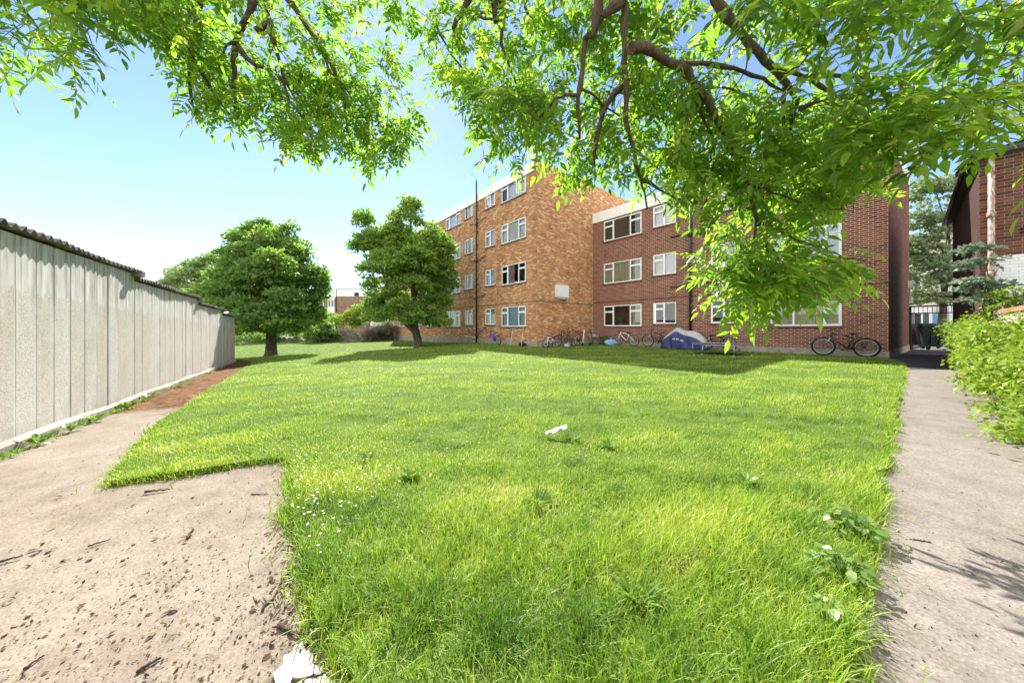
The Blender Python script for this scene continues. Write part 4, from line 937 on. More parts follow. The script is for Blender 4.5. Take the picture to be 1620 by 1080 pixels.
def branch(px, Z, r0, r1, hub=None, dz=None, tw=True):
    """traced branch: its own depth runs from Z at the first point to Z+dz at the last"""
    dz = dz or 0.; n = len(px); r0 *= .82; r1 *= .78; pts = [P(x, y, Z + dz * i / max(1, n - 1)) for i, (x, y) in enumerate(px)]
    k = Z / F
    # refine with small kinks
    fine = []
    for a, b in zip(pts[:-1], pts[1:]):
        m = max(1, int(np.linalg.norm(b - a) / .07))
        for i in range(m): fine.append(a + (b - a) * i / m + (np.array([rg.gauss(0, 1) for _ in range(3)]) * .006 if i else 0))
    fine.append(pts[-1]); N = len(fine)
    rs = [(r0 + (r1 - r0) * i / (N - 1)) * k * (1 + .12 * math.sin(i * 1.7) + (.25 if i % 5 == 0 else 0)) for i in range(N)]
    rs = [q * (1 if i < N * .7 else 1 - .55 * (i - N * .7) / (N * .3)) for i, q in enumerate(rs)]
    pre = []
    if hub is not None:
        a, h_ = fine[0], hub; pre = [h_, h_ * .6 + a * .4 + np.array([0, .05, .12]), h_ * .25 + a * .75 + np.array([0, 0, .06])]
    allp = pre + fine; R = [.07, .06, max(rs[0] * 1.15, .02)][:len(pre)] + rs
    mb.tube([inv(p) for p in allp], R, 7)
    if tw: TW.append((np.array(fine)))
ZL, ZM, ZR = 3.1, 3.0, 2.25
branch([(318,-70),(316,0),(311,44),(302,99),(299,128),(306,172)], ZL, 7, 3, HUBL, .3)
branch([(302,99),(320,118),(336,143),(350,165),(365,183)], ZL + .1, 3.4, 1.8, None, .2)
branch([(300,80),(293,62),(300,20),(315,-40)], ZL + .1, 2.2, 3.)
branch([(415,-70),(400,0),(390,30),(378,52),(373,69),(370,123),(371,183),(356,192)], ZL - .1, 7.5, 3, HUBL, .3)
branch([(377,74),(390,92),(405,104),(420,108),(434,113)], ZL, 5, 3.2, None, .1)
branch([(378,60),(358,72),(345,100),(352,118)], ZL, 3, 1.6, None, .1)
branch([(425,-70),(420,0),(434,64),(449,123),(462,148),(476,168),(486,198)], ZL + .1, 5, 2, HUBL, .3)
branch([(434,113),(448,130),(458,160),(478,185),(500,200)], ZL + .1, 3.2, 1.2, None, .2)
branch([(405,50),(425,36),(434,70)], ZL - .2, 5, 5)
branch([(440,-70),(457,0),(478,30),(494,54),(512,84),(528,109),(543,148),(545,180),(553,217)], ZL, 7, 2, HUBL, .4)
branch([(510,80),(520,110),(540,130),(552,148)], ZL + .2, 2.4, 1.6, None, .1)
branch([(546,170),(560,186),(580,186),(598,194),(612,200)], ZL + .3, 2.2, 1, None, .1)
branch([(560,180),(575,166),(586,155)], ZL + .35, 1.5, .8)
branch([(430,150),(437,185),(455,215),(470,240)], ZL + .3, 1.6, .8, None, .1)
branch([(340,70),(350,110),(354,140),(350,160)], ZL + .4, 2, 1.)
branch([(20,-60),(28,0),(60,45),(95,80)], 2.5, 4, 1.5, HUBL, .1); branch([(120,-60),(125,0),(128,40),(150,85)], 2.5, 2.5, 1., None, .1)
branch([(225,-60),(200,20),(170,70)], 2.7, 2.5, 1.2, None, .1)
branch([(760,-60),(741,0),(730,22),(717,46)], ZM, 6, 5, HUBM); branch([(736,15),(765,30),(795,36)], ZM + .1, 3, 2)
branch([(780,-60),(782,0),(784,36)], ZM, 6, 7, HUBM); branch([(793,-60),(793,0),(793,69),(804,101),(814,125),(821,151)], ZM, 5.5, 1.6, HUBM, .3)
branch([(690,40),(712,85),(740,120),(755,150)], ZM + .3, 2, 1, None, .2); branch([(830,10),(850,45),(870,80)], ZM + .1, 2.4, 1.4, None, .2)
branch([(948,-70),(947,0),(945,30),(938,60)], ZR + .1, 11, 8.5, HUBR); branch([(1010,-70),(986,0),(972,10),(952,27)], ZR, 10, 8, HUBR)
branch([(933,55),(926,62),(922,104),(914,157),(916,190),(917,220)], ZR + .1, 5.5, 4, None, .2)
branch([(914,152),(895,150),(880,156),(850,190),(828,215),(822,235)], ZR + .2, 3.2, 1.2, None, .4)
branch([(916,140),(936,148),(955,168),(982,186)], ZR + .3, 2.6, 1.4, None, .2)
branch([(990,-70),(986,0),(989,79),(991,157),(990,190),(996,214),(1004,240),(1012,277),(1020,305),(1024,331)], ZR, 7.5, 3.4, HUBR, .4)
branch([(986,135),(972,148),(961,164),(952,185),(947,205),(940,245),(934,277)], ZR + .15, 6, 3, None, .3)
branch([(1016,285),(1040,298),(1060,308),(1080,316)], ZR + .3, 3.6, 1.4, None, .2)
branch([(999,77),(1018,75),(1036,84),(1056,98),(1085,112),(1106,139),(1122,163),(1130,183),(1145,206),(1160,245),(1170,275)], ZR, 9.5, 5, None, .3)
branch([(1170,275),(1185,305),(1195,340),(1208,378),(1225,430)], ZR + .3, 4.8, 2.4, None, .2)
branch([(1195,345),(1190,390),(1180,420),(1176,470)], ZR + .35, 2.6, 1.2, None, .1)
branch([(1100,150),(1112,185),(1127,215),(1128,300)], ZR + .2, 3, 1.4, None, .2)
branch([(1110,-70),(1132,0),(1150,25),(1175,55),(1200,82),(1225,110),(1245,132),(1255,150),(1267,175)], ZR - .1, 9.5, 6.5, HUBR, .2)
branch([(1255,172),(1250,200),(1244,220),(1248,236)], ZR + .1, 4.4, 2.4, None, .1); branch([(1240,140),(1240,170),(1239,198)], ZR + .1, 3, 2.6)
branch([(1225,110),(1255,115),(1285,127),(1312,145),(1340,155)], ZR + .05, 4.8, 2.6, None, .1)
branch([(1275,122),(1320,120),(1360,122),(1390,125),(1420,125),(1450,118)], ZR + .1, 4.2, 3, None, -.1)
branch([(1422,127),(1436,150),(1446,172),(1449,190)], ZR, 4.2, 3.2); branch([(1267,172),(1290,162),(1300,160)], ZR, 4, 2.2)
branch([(1050,98),(1075,101),(1125,102),(1160,108),(1190,120),(1220,135),(1240,145)], ZR + .1, 4.8, 3.4, None, .1)
branch([(1225,37),(1262,24),(1300,19),(1345,16),(1370,12),(1395,-10)], ZR - .1, 3.2, 5, None, -.2)
branch([(1260,70),(1278,88),(1265,105),(1248,112)], ZR + .1, 2.4, 1.6); branch([(1182,80),(1180,110),(1160,140)], ZR + .2, 1.6, 1.)
branch([(1110,140),(1140,138),(1180,150),(1210,175)], ZR + .3, 2.6, 1.2, None, .2); branch([(1200,245),(1230,235),(1256,228)], ZR + .3, 2.4, 1.6)
branch([(1000,232),(1020,250),(1036,265),(1050,262),(1062,240)], ZR + .4, 2, 1., None, .1)
branch([(1560,-60),(1585,20),(1600,60),(1570,110),(1540,150)], 1.8, 4.2, 1.8, HUBR, .1)
branch([(1640,20),(1600,110),(1560,190),(1500,235),(1440,250)], 1.95, 4, 1.2, None, .2)
branch([(1340,155),(1375,190),(1395,230),(1400,262)], ZR + .1, 2.4, 1., None, .1)
branch([(1170,280),(1140,330),(1125,370)], ZR + .4, 2.2, 1., None, .2); branch([(1200,350),(1260,380),(1320,400),(1390,420)], ZR + .3, 2.4, .9, None, -.15)
branch([(1210,380),(1250,430),(1310,455),(1350,465)], ZR + .3, 2.2, .9, None, -.05)
branch([(1180,290),(1240,310),(1300,330),(1350,335)], ZR + .2, 2.2, 1.0)
mb.build('trunk', M['bark_ash'], ash)
# leaves: pinnate, about eleven leaflets on a drooping stalk, hung inside the outline of the crown seen from below
def poly_pts(poly, n, rg):
    p = np.array(poly, float); lo, hi = p.min(0), p.max(0); out = np.zeros((0, 2))
    while len(out) < n:
        q = rg.random((n * 2, 2)) * (hi - lo) + lo; out = np.concatenate([out, q[in_poly(q[:, 0], q[:, 1], p)]])
    return out[:n]
REG = [
 ([(-90,-70),(232,-70),(205,20),(160,60),(115,95),(60,88),(0,70),(-90,60)], 2.35, .35, 175),
 ([(200,-60),(330,-60),(320,40),(275,75),(235,60),(205,30)], 2.9, .35, 110),
 ([(286,25),(345,30),(372,140),(350,190),(312,165),(292,110)], 3.3, .25, 80),
 ([(-70,165),(-6,170),(-2,195),(-70,215)], 2.2, .2, 9),
 ([(170,-70),(640,-70),(640,30),(628,110),(655,185),(640,225),(590,240),(560,215),(520,235),(470,225),(430,190),(350,150),(310,110),(300,70),(240,30)], 3.45, .5, 560),
 ([(400,110),(560,120),(640,200),(660,225),(600,250),(575,235),(530,222),(500,240),(450,222)], 3.6, .35, 220),
 ([(660,10),(700,-70),(900,-70),(900,160),(850,210),(800,190),(720,130),(670,90)], 3.3, .45, 300),
 ([(700,120),(860,120),(880,210),(840,240),(785,225),(770,200)], 2.7, .3, 110),
 ([(860,-70),(1240,-70),(1240,80),(1150,110),(1060,80),(1000,130),(900,180),(860,120)], 2.65, .35, 220),
 ([(880,150),(1000,130),(1090,160),(1130,230),(1080,270),(1030,280),(960,262),(900,270),(862,250)], 2.75, .35, 200),
 ([(1020,80),(1130,110),(1330,150),(1400,190),(1380,250),(1300,290),(1150,270),(1090,200)], 2.6, .35, 285),
 ([(1090,230),(1330,240),(1400,270),(1330,300),(1280,340),(1240,420),(1150,440),(1125,330),(1060,280)], 2.65, .35, 300),
 ([(1130,400),(1250,390),(1330,410),(1370,430),(1320,445),(1250,455),(1190,470),(1140,450)], 2.45, .25, 150),
 ([(1180,-70),(1400,-70),(1420,20),(1330,60),(1240,110),(1180,60)], 2.1, .4, 110),
 ([(1340,-70),(1720,-70),(1720,70),(1600,60),(1500,100),(1400,60)], 1.8, .35, 110),
 ([(1280,140),(1440,120),(1560,130),(1640,140),(1660,190),(1560,220),(1450,230),(1380,240)], 1.95, .3, 120),
 ([(1600,60),(1720,60),(1720,260),(1640,230)], 1.7, .2, 26),
]
DENS = .42
def ash_leaves():
    rgn = np.random.default_rng(21)
    Cs, Ds, Ns, Ls, Ws, Ts = [], [], [], [], [], []; stalk = MB()
    twp = np.concatenate(TW)
    def compound(b, dirv, up, ln, tint, nl=5):
        d = dirv / np.linalg.norm(dirv); s = np.cross(d, up); s /= np.linalg.norm(s) + 1e-9; u = np.cross(s, d)
        n = nl * 2 + 1; lf = ln * .36 * rgn.uniform(.9, 1.1)
        pos = lambda t: b + d * ln * t - np.array([0, 0, 1]) * ln * .22 * t * t
        for i in range(nl):
            t = .22 + .72 * i / nl
            for sg in (-1, 1):
                q = d * .55 + s * sg * .85 + u * rgn.normal() * .18 - np.array([0, 0, .28]) + rgn.normal(size=3) * .12
                k = lf * (.72 + .34 * math.sin(math.pi * (i + .8) / (nl + .6))) * rgn.uniform(.85, 1.12)
                Cs.append(pos(t)); Ds.append(q); Ns.append(u + s * sg * rgn.normal() * .25 + rgn.normal(size=3) * .3); Ls.append(k); Ws.append(k * rgn.uniform(.27, .38)); Ts.append(tint + rgn.normal() * .12)
        Cs.append(pos(.97)); Ds.append(d - np.array([0, 0, .3])); Ns.append(u + rgn.normal(size=3) * .25); Ls.append(lf * 1.05); Ws.append(lf * .38); Ts.append(tint)
        stalk.tube([pos(t) for t in (0, .35, .7, .97)], [.0022, .0016, .0012, .0008], 3, cap=False)
    def spray(p, n):
        dd = np.linalg.norm(twp - p, axis=1); j = int(dd.argmin()); base = twp[j]
        out = p - base; out[2] -= .15
        out = out / (np.linalg.norm(out) + 1e-6) * .6 + rgn.normal(size=3) * .45; out[2] -= .35
        for k in range(n):
            dv = out + rgn.normal(size=3) * .7; dv[2] = dv[2] * .7 - .15
            compound(p + rgn.normal(size=3) * .05, dv, np.array([rgn.normal() * .35, rgn.normal() * .35, 1.]), rgn.uniform(.17, .29), np.clip(.5 + .22 * rgn.normal(), 0, 1), int(rgn.integers(4, 6)))
        if dd[j] < .38: stalk.tube([base, (base + p) / 2 + np.array([0, 0, .02]), p], [.004, .003, .002], 4, cap=False)
    for poly, Z, dz, n in REG:
        pts = poly_pts(poly, max(3, int(n * DENS)), rgn)
        for (x, y) in pts: spray(P(x, y, Z + dz * (rgn.random() * 2 - 1)), int(rgn.integers(2, 5)))
    # the rest of the crown, above and behind where we stand
    for _ in range(150):
        p = np.array([rgn.uniform(-6, 6), rgn.uniform(-6, 1.2), rgn.uniform(3.6, 6.5)])
        if p[1] > -.5 and p[2] < 4.4: continue
        spray(p, 4)
    C, D, N = (np.array(a) for a in (Cs, Ds, Ns)); off_ = np.array([.3, 2.6, 0])
    print('leaflets', len(C))
    instances('crown', LEAF_V, LEAF_F, C + off_, D, N, np.array(Ls), np.array(Ws), M['ash_leaf'], ash, np.clip(np.array(Ts), 0, 1))
    stalk.v = [(v[0] + .3, v[1] + 2.6, v[2]) for v in stalk.v]
    stalk.build('leaf_stalks', M['leaf_stalk'], ash)
M['leaf_stalk'] = plain('green_leaf_stalk', (.12,.14,.04), .6, .2, 20)
ash_leaves()
# bunches of hanging ash keys
def keys():
    rgn = np.random.default_rng(31); Cs, Ds = [], []
    for (x, y, Z) in [(1185,395,2.55),(1178,380,2.6),(1240,190,2.35),(912,255,2.5),(924,262,2.55),(1290,190,2.3)]:
        p = P(x, y, Z)
        for k in range(42): Cs.append(p + rgn.normal(size=3) * [.03, .03, .045] + [.3, 2.6, 0]); Ds.append([rgn.normal() * .2, rgn.normal() * .2, -1])
    ko = instances('ash_keys', LEAF_V, LEAF_F, np.array(Cs), np.array(Ds), unit(len(Cs)), .045, .008, M['maple_leaf'], ash, RNG.random(len(Cs)) * .5); ko['kind'] = 'stuff'
keys()
# ---------------------------------------------------------------- bicycles
def bicycle(loc, heading, lean, R, frame_m, label, rim='alloy', style='mtb', tyre=.026, bars='flat', saddle=True, front=True, steer=0., seat_h=1.0, guard=False):
    """local x runs forwards, wheels radius R; loc is on the ground under the bottom bracket"""
    r = empty('bicycle', loc, heading, label, 'bicycle', 'bicycles along the foot of the flats'); r.rotation_euler[0] = math.radians(lean)
    k = R / .33; ra, fa = (-.46 * k, 0, R), (.60 * k, 0, R)
    bb = (-.02 * k, 0, .29 * k); st = (-.19 * k, 0, .74 * k * seat_h); ht = (.36 * k, 0, .80 * k); hb = (.40 * k, 0, .66 * k)
    def wheel(c, rot=0.):
        mb = MB(); mb.torus((0, 0, 0), R - tyre, tyre, 36, 8); w_ = mb.build('wheel', M['rubber'], r); w_.location = c; w_.rotation_euler = (0, 0, rot)
        mb = MB(); mb.torus((0, 0, 0), R - 2 * tyre - .012, .012, 36, 6); mb.build('rim', M[rim], w_)
        mb = MB(); mb.cyl((0, -.04, 0), (0, .04, 0), .018, 8)
        for q in range(24):
            a = 2 * math.pi * q / 24; b = a + (.45 if q % 2 else -.45); y = .028 if q % 4 < 2 else -.028
            mb.tube([(.02 * math.cos(b), y, .02 * math.sin(b)), ((R - 2 * tyre - .012) * math.cos(a), 0, (R - 2 * tyre - .012) * math.sin(a))], .0018, 4, cap=False)
        mb.build('spokes', M['steel'], w_)
    wheel(ra)
    if front: wheel(fa, steer)
    mb = MB(); t = .019 * (1.15 if style == 'mtb' else 1)
    mb.tube([hb, bb], t * 1.15, 8)
    if style == 'step': mb.tube([ht, (.1 * k, 0, .45 * k), (-.1 * k, 0, .42 * k)], t, 8)
    elif style == 'sus': mb.tube([ht, (.12 * k, 0, .72 * k), (-.12 * k, 0, .62 * k)], t * 1.5, 8); mb.tube([hb, (.12 * k, 0, .5 * k), bb], t * 1.6, 8); mb.grid([[(.3 * k, y, .74 * k), (.05 * k, y, .68 * k), (-.1 * k, y, .58 * k)] for y in (-.02, .02)] + [[(.34 * k, .02, .62 * k), (.1 * k, .02, .48 * k), (-.02 * k, .02, .38 * k)], [(.34 * k, -.02, .62 * k), (.1 * k, -.02, .48 * k), (-.02 * k, -.02, .38 * k)]], closed_v=True, smooth=False)
    else: mb.tube([(ht[0], 0, ht[2] - .03), (.1 * k, 0, .755 * k), (-.165 * k, 0, .64 * k)], t, 8)
    mb.tube([bb, (-.165 * k, 0, .66 * k)], t, 8)
    for y in (-.045, .045):
        mb.tube([(bb[0], y * .5, bb[2]), (ra[0], y, ra[2])], .010, 6); mb.tube([(-.16 * k, y * .3, .62 * k), (ra[0], y, ra[2])], .009, 6)
    mb.tube([hb, (ht[0] - .01, 0, ht[2] + .02)], t * 1.25, 8); mb.build('frame', M[frame_m], r)
    if front or style == 'sus':
        mb = MB()
        for y in (-.055, .055):
            mb.tube([(hb[0], y, hb[2] - .01), ((hb[0] + fa[0]) / 2 - .01, y, (hb[2] + fa[2]) / 2), (fa[0], y * .9, fa[2])], [.018, .017, .011], 8)
        mb.box((hb[0] - .025, -.07, hb[2] - .03), (hb[0] + .025, .07, hb[2] + .005)); mb.build('fork', M['steel' if style == 'mtb' else frame_m], r)
    mb = MB(); hz_ = ht[2] + (.10 if bars == 'flat' else .17) * k
    mb.tube([(ht[0], 0, ht[2]), (ht[0] - .01, 0, hz_ - .03), (ht[0] + .05, 0, hz_)], .014, 8)
    wb_ = .30 * (k if R < .28 else 1)
    mb.tube([(ht[0] - .02, -wb_, hz_ + .03), (ht[0] + .04, -wb_ * .45, hz_ + .02), (ht[0] + .055, 0, hz_), (ht[0] + .04, wb_ * .45, hz_ + .02), (ht[0] - .02, wb_, hz_ + .03)], .0125, 8)
    for s_ in (-1, 1):
        mb.tube([(ht[0] - .02, s_ * wb_, hz_ + .03), (ht[0] + .005, s_ * wb_ * .66, hz_ + .028)], .018, 8)
        mb.tube([(ht[0] + .03, s_ * wb_ * .6, hz_ + .02), (ht[0] + .07, s_ * wb_ * .75, hz_ - .02)], .006, 5)
        mb.tube([(ht[0] + .05, s_ * wb_ * .4, hz_ + .01), (ht[0] + .13, s_ * .05, hz_ - .06), (hb[0] + .04, s_ * .05, hb[2])], .0035, 4)
    mb.build('handlebar', M['bikeblack'], r)
    mb = MB(); mb.tube([(-.165 * k, 0, .63 * k), st], .0135, 8); mb.build('seat_post', M['steel'], r)
    if saddle:
        mb = MB(); rows = []
        for i in range(9):
            q = i / 8; x = st[0] - .13 + .27 * q; ww = .075 * (1 - q) ** .7 + .018 if q < 1 else .012; h_ = st[2] + .045 + .012 * math.cos(q * 5)
            rows.append([(x, ww * math.cos(a), h_ + (.02 if math.sin(a) > 0 else .032) * math.sin(a)) for a in np.linspace(0, 2 * math.pi, 10, endpoint=False)])
        mb.grid(rows, closed_u=True, cap=True); mb.build('saddle', M['saddle'], r)
    mb = MB(); mb.torus((bb[0], -.05, bb[2]), .085 * k, .006, 24, 6); mb.cyl((bb[0], -.075, bb[2]), (bb[0], .075, bb[2]), .02, 8); mb.torus((ra[0], -.045, ra[2]), .045 * k, .008, 16, 6)
    for q in range(5): mb.tube([(bb[0], -.052, bb[2]), (bb[0] + .08 * k * math.cos(q * 1.256), -.052, bb[2] + .08 * k * math.sin(q * 1.256))], .007, 4)
    for s_, a in ((-1, -.5), (1, 2.64)):
        e = (bb[0] + .165 * k * math.cos(a), s_ * .08, bb[2] + .165 * k * math.sin(a)); mb.tube([(bb[0], s_ * .075, bb[2]), e], .011, 6)
        mb.box((e[0] - .045, min(e[1], e[1] + s_ * .09), e[2] - .012), (e[0] + .045, max(e[1], e[1] + s_ * .09), e[2] + .012))
    mb.tube([(bb[0], -.05, bb[2] + .085 * k), (ra[0], -.045, ra[2] + .045 * k)], .004, 4); mb.tube([(bb[0], -.05, bb[2] - .085 * k), (ra[0] + .03, -.045, ra[2] - .09 * k), (ra[0], -.045, ra[2] - .045 * k)], .004, 4)
    mb.build('crank', M['bikeblack'], r)
    if guard:
        mb = MB(); mb.grid([[(ra[0] + (R + .025) * math.cos(a), y, ra[2] + (R + .025) * math.sin(a)) for y in (-.03, -.015, .015, .03)] for a in np.linspace(.7, 2.7, 12)]); mb.build('mudguard', M['bikeblack'], r)
    return r
def at_brown(px, offn):    # point on the ground in front of the brown wing
    o = BR_O - D2 * offn; u = local_u(px, o, XD); return o + XD * u
def at_tan(px, offn):
    o = TAN_C - D2 * offn; u = local_u(px, o, XD); return o + XD * u
def at_end(px, offn):      # in front of the tan end wall (offn out along XD)
    o = TAN_C + XD * offn; k = (px - CX) / F; v = (k * o[1] - o[0]) / (D2[0] - k * D2[1]); return o + D2 * float(v)
g3 = lambda p, dz=.0: (p[0], p[1], float(G(p[0], p[1])) + dz + .022)
AX = math.atan2(XD[1], XD[0]); AE = math.atan2(D2[1], D2[0])
# right-hand black mountain bike, front wheel to the left
pb = at_brown(1340, .30); bicycle(g3(pb), AX + math.pi, -7, .345, 'bikeblack', 'black mountain bike leaning on the brick wall nearest the tarmac passage', style='mtb', tyre=.03, guard=True, seat_h=1.05)
pb = at_brown(992, .38); bicycle(g3(pb), AX + math.pi, -8, .32, 'bikewhite', 'white and blue bicycle under the ground floor window between blue bag and covered motorbike', style='road', tyre=.022)
pb = at_brown(1043, .33); bicycle(g3(pb), AX + math.pi, -8, .335, 'bikeblack', 'dark bicycle with pale tyres half hidden behind the navy motorbike cover', style='mtb', rim='alloy')
pb = at_brown(1138, .45); bicycle(g3(pb), AX + .0 + math.pi, -9, .30, 'bikeblack', 'dark bicycle behind the small trampoline with one bright rim', style='mtb')
pb = at_tan(783, .42); bicycle(g3(pb), AX + math.pi, -10, .29, 'bikepurple', 'purple bicycle missing its front wheel beside the black soil pipe', style='sus', front=False)
pb = at_end(871, .75); bicycle(g3(pb), AE + math.pi, -6, .22, 'bikewhite', 'small white child bicycle in front of the pink one by the tan end wall', style='road', rim='bikewhite', tyre=.02)
pb = at_end(876, .38); bicycle(g3(pb), AE + math.pi, -10, .24, 'bikepink', 'pink child bicycle leaning on the tan end wall behind the small white one', style='step', bars='high')
pb = at_end(893, .42); bicycle(g3(pb), AE + math.pi, -8, .33, 'bikeblack', 'black bicycle leaning on the tan end wall next to the pink child bicycle', style='road', tyre=.02)
pb = at_end(905, .62); bicycle(g3(pb), AE + math.pi, -9, .33, 'bikemaroon', 'maroon bicycle in the middle of the row under the vent box', style='road', tyre=.02)
pb = at_end(914, .9); bicycle(g3(pb), AE + math.pi + .25, -8, .31, 'bikered', 'bright red bicycle at the right of the row by the tan end wall', style='mtb', tyre=.022)
# scooter, chair heap, bags
sc_ = at_end(927, 1.2); s_ = empty('kick_scooter', g3(sc_), AE + math.pi, 'white kick scooter standing beside the red bicycle', 'scooter')
mb = MB(); mb.box((-.36, -.06, .09), (.2, .06, .12)); mb.build('deck', M['greyplas'], s_)
mb = MB(); mb.tube([(.28, 0, .10), (.16, 0, .92)], .022, 8); mb.build('stem', M['whiteplas'], s_)
mb = MB(); mb.tube([(.16, -.24, .92), (.16, .24, .92)], .016, 8); mb.build('handlebar', M['orange'], s_)
for x in (-.38, .30):
    mb = MB(); mb.torus((0, 0, 0), .07, .022, 20, 8); mb.cyl((0, -.02, 0), (0, .02, 0), .05, 12); q = mb.build('wheel', M['rubber'], s_); q.location = (x, 0, .092)
ch = at_brown(943, .75); c_ = empty('garden_chair', g3(ch), AX + .5, 'dark grey plastic garden chair at the corner of the two brick blocks', 'chair')
mb = MB(); rows = [[(x, y, .42 + .01 * math.cos(y * 8)) for y in np.linspace(-.24, .24, 6)] for x in np.linspace(-.22, .24, 5)]; mb.grid(rows); mb.box((-.22, -.24, .37), (.24, .24, .405)); mb.build('seat', M['greyplas'], c_)
mb = MB(); mb.grid([[(-.23 - .16 * t + .05 * (y / .22) ** 2, y, .42 + .52 * t) for y in np.linspace(-.22, .22, 6)] for t in np.linspace(0, 1, 6)])
mb.grid([[(-.26 - .16 * t + .05 * (y / .22) ** 2, y, .42 + .52 * t) for y in np.linspace(-.22, .22, 6)] for t in np.linspace(0, 1, 6)]); mb.build('backrest', M['greyplas'], c_)
for x, y in ((-.2, -.22), (-.2, .22), (.22, -.22), (.22, .22)):
    mb = MB(); mb.tube([(x, y, .40), (x * 1.15, y * 1.1, 0)], [.026, .02], 8); mb.build('leg', M['greyplas'], c_)
for y in (-.25, .25):
    mb = MB(); mb.tube([(-.26, y, .62), (0, y * 1.08, .66), (.2, y, .63), (.23, y, .4)], .02, 8); mb.build('armrest', M['greyplas'], c_)
def bag(name, label, cat, loc, size, m, seed, knot=True):
    rgn = np.random.default_rng(seed); mb = MB(); rows = []; nu, nv = 36, 18; ph = rgn.random(8) * 6
    for i in range(nv):
        v = math.pi * i / (nv - 1); row = []
        for j in range(nu):
            u = 2 * math.pi * j / nu; w_ = 1 + .16 * math.sin(3 * u + ph[0] + 2 * v) + .10 * math.sin(7 * u + ph[1] + 3 * v) * math.sin(v) + .08 * math.sin(9 * v + 4 * u + ph[2])
            zz_ = max(-.82, -math.cos(v)); row.append((size[0] * .5 * math.sin(v) ** .7 * math.cos(u) * w_, size[1] * .5 * math.sin(v) ** .7 * math.sin(u) * w_, size[2] * .55 * (zz_ + .82)))
        rows.append(row)
    mb.grid(rows, closed_u=True, cap=True)
    if knot: mb.tube([(0, 0, size[2] * .95), (.03, .01, size[2] * 1.12), (.07, .0, size[2] * 1.25)], [.05, .02, .05], 8)
    o = mb.build(name, m); o.location = loc; return tag(o, label, cat)
bag('plastic_bag', 'bright blue plastic bag lying on the grass by the wall corner', 'bag', g3(at_brown(966, .62)), (.72, .5, .34), plain('pale_blue_bag', (.20,.40,.66), .5, .3, 7), 3)
bag('plastic_bag', 'small crumpled pale plastic bag under the row of bicycles', 'bag', g3(at_end(897, 1.15)), (.30, .26, .16), plain('translucent_bag', (.38,.41,.45), .5, .2, 12), 4)
bag('bin_bag', 'small black bundle at the foot of the tan wall below the curtained window', 'bag', g3(at_tan(826, .28)), (.42, .3, .2), M['saddle'], 5)
bag('plastic_bag', 'light blue bag with toys on top of the grey garden chair', 'bag', g3(at_brown(938, .78), .44), (.36, .3, .22), plain('pale_blue_plastic', (.32,.55,.66), .5, .15, 12), 6, False)
bx_ = at_brown(944, .62); mb = MB(); mb.box((-.14, -.1, 0), (.14, .1, .13)); mb.box((-.15, -.11, .13), (.15, .11, .155)); mb.tube([(-.1, 0, .155), (-.08, 0, .2), (.08, 0, .2), (.1, 0, .155)], .01, 6)
o = mb.build('toy_box', M['orange']); o.location = g3(bx_, .44); o.rotation_euler[2] = AX + .3; tag(o, 'orange toy box beside the light blue bag on the chair', 'toy box')
shrub('weed_clump', 'dark weedy clump behind the blue bag at the wall corner', [(*at_brown(956, .35), .25, .3, .25, .3)], 900, .07, M['maple_leaf'], 33, cat='weed', clump=.12, stems=3)
M['oldwhite'] = plain('weathered_white_paint', (.50,.48,.45), .8, .25, 14)
# two white poles propped under the window sill
for px_, px2, lab in ((811.5, 807, 'left white wooden pole propped against the tan wall window sill'), (828, 824.5, 'right white wooden pole propped against the tan wall window sill')):
    a, b = at_tan(px_, .06), at_tan(px2, .48); mb = MB(); mb.tube([(*b, float(G(*b))), (*a, 1.02)], .016, 8); mb.tube([(a[0], a[1], 1.0), (a[0], a[1], 1.05)], .022, 8); tag(mb.build('pole', M['oldwhite']), lab, 'pole', 'poles under the tan window')
# covered motorbike
mc = at_brown(1081, .75); mcE = empty('covered_motorbike', g3(mc), AX, 'motorbike under a navy blue cover with a silver top, by the brown wing', 'motorbike')
prof = [(-1.06,.10,.12),(-1.0,.42,.26),(-.86,.62,.32),(-.70,.74,.36),(-.50,.92,.40),(-.34,1.04,.42),(-.18,1.05,.40),(.0,.94,.40),(.2,.90,.42),(.45,.90,.42),(.68,.82,.38),(.86,.66,.32),(1.0,.50,.26),(1.08,.16,.14)]
xs_ = np.linspace(-1.06, 1.08, 54); pz = np.interp(xs_, [p[0] for p in prof], [p[1] for p in prof]); pw = np.interp(xs_, [p[0] for p in prof], [p[2] for p in prof])
pz = np.convolve(np.pad(pz, 1, 'edge'), [.25, .5, .25], 'valid')
rowsN, rowsS = [], []
def cov(x, z, w, a, side):   # a: 0 at hem .. 1 at ridge
    fold = .035 * math.sin(x * 15 + 2 * a + side) * (1 - a) + .02 * math.sin(x * 31 + 5 * a) * (1 - a) + .02 * math.sin(x * 7 + a * 9)
    y = side * (w * (1 - a ** 2.2) ** .6 * (1.0 - .12 * (1 - a)) + fold); return (x + .02 * math.sin(a * 9 + x * 6), y, .03 + (z - .03) * a ** .85)
for x, z, w_ in zip(xs_, pz, pw):
    split = .72 if x < -.3 else .80 - .22 * min(1, (x + .3) / 1.1)
    full = [cov(x, z, w_, a, -1) for a in np.linspace(0, split, 10)]; rowsN.append(full)
    rowsS.append([cov(x, z, w_, a, -1) for a in np.linspace(split, 1, 7)][:-1] + [(x, 0, z)] + [cov(x, z, w_, a, 1) for a in np.linspace(1, .6, 6)][1:])
mb = MB(); mb.grid(rowsN); mb.grid([[cov(x, z, w_, a, 1) for a in np.linspace(0, .6, 8)] for x, z, w_ in zip(xs_, pz, pw)]); 
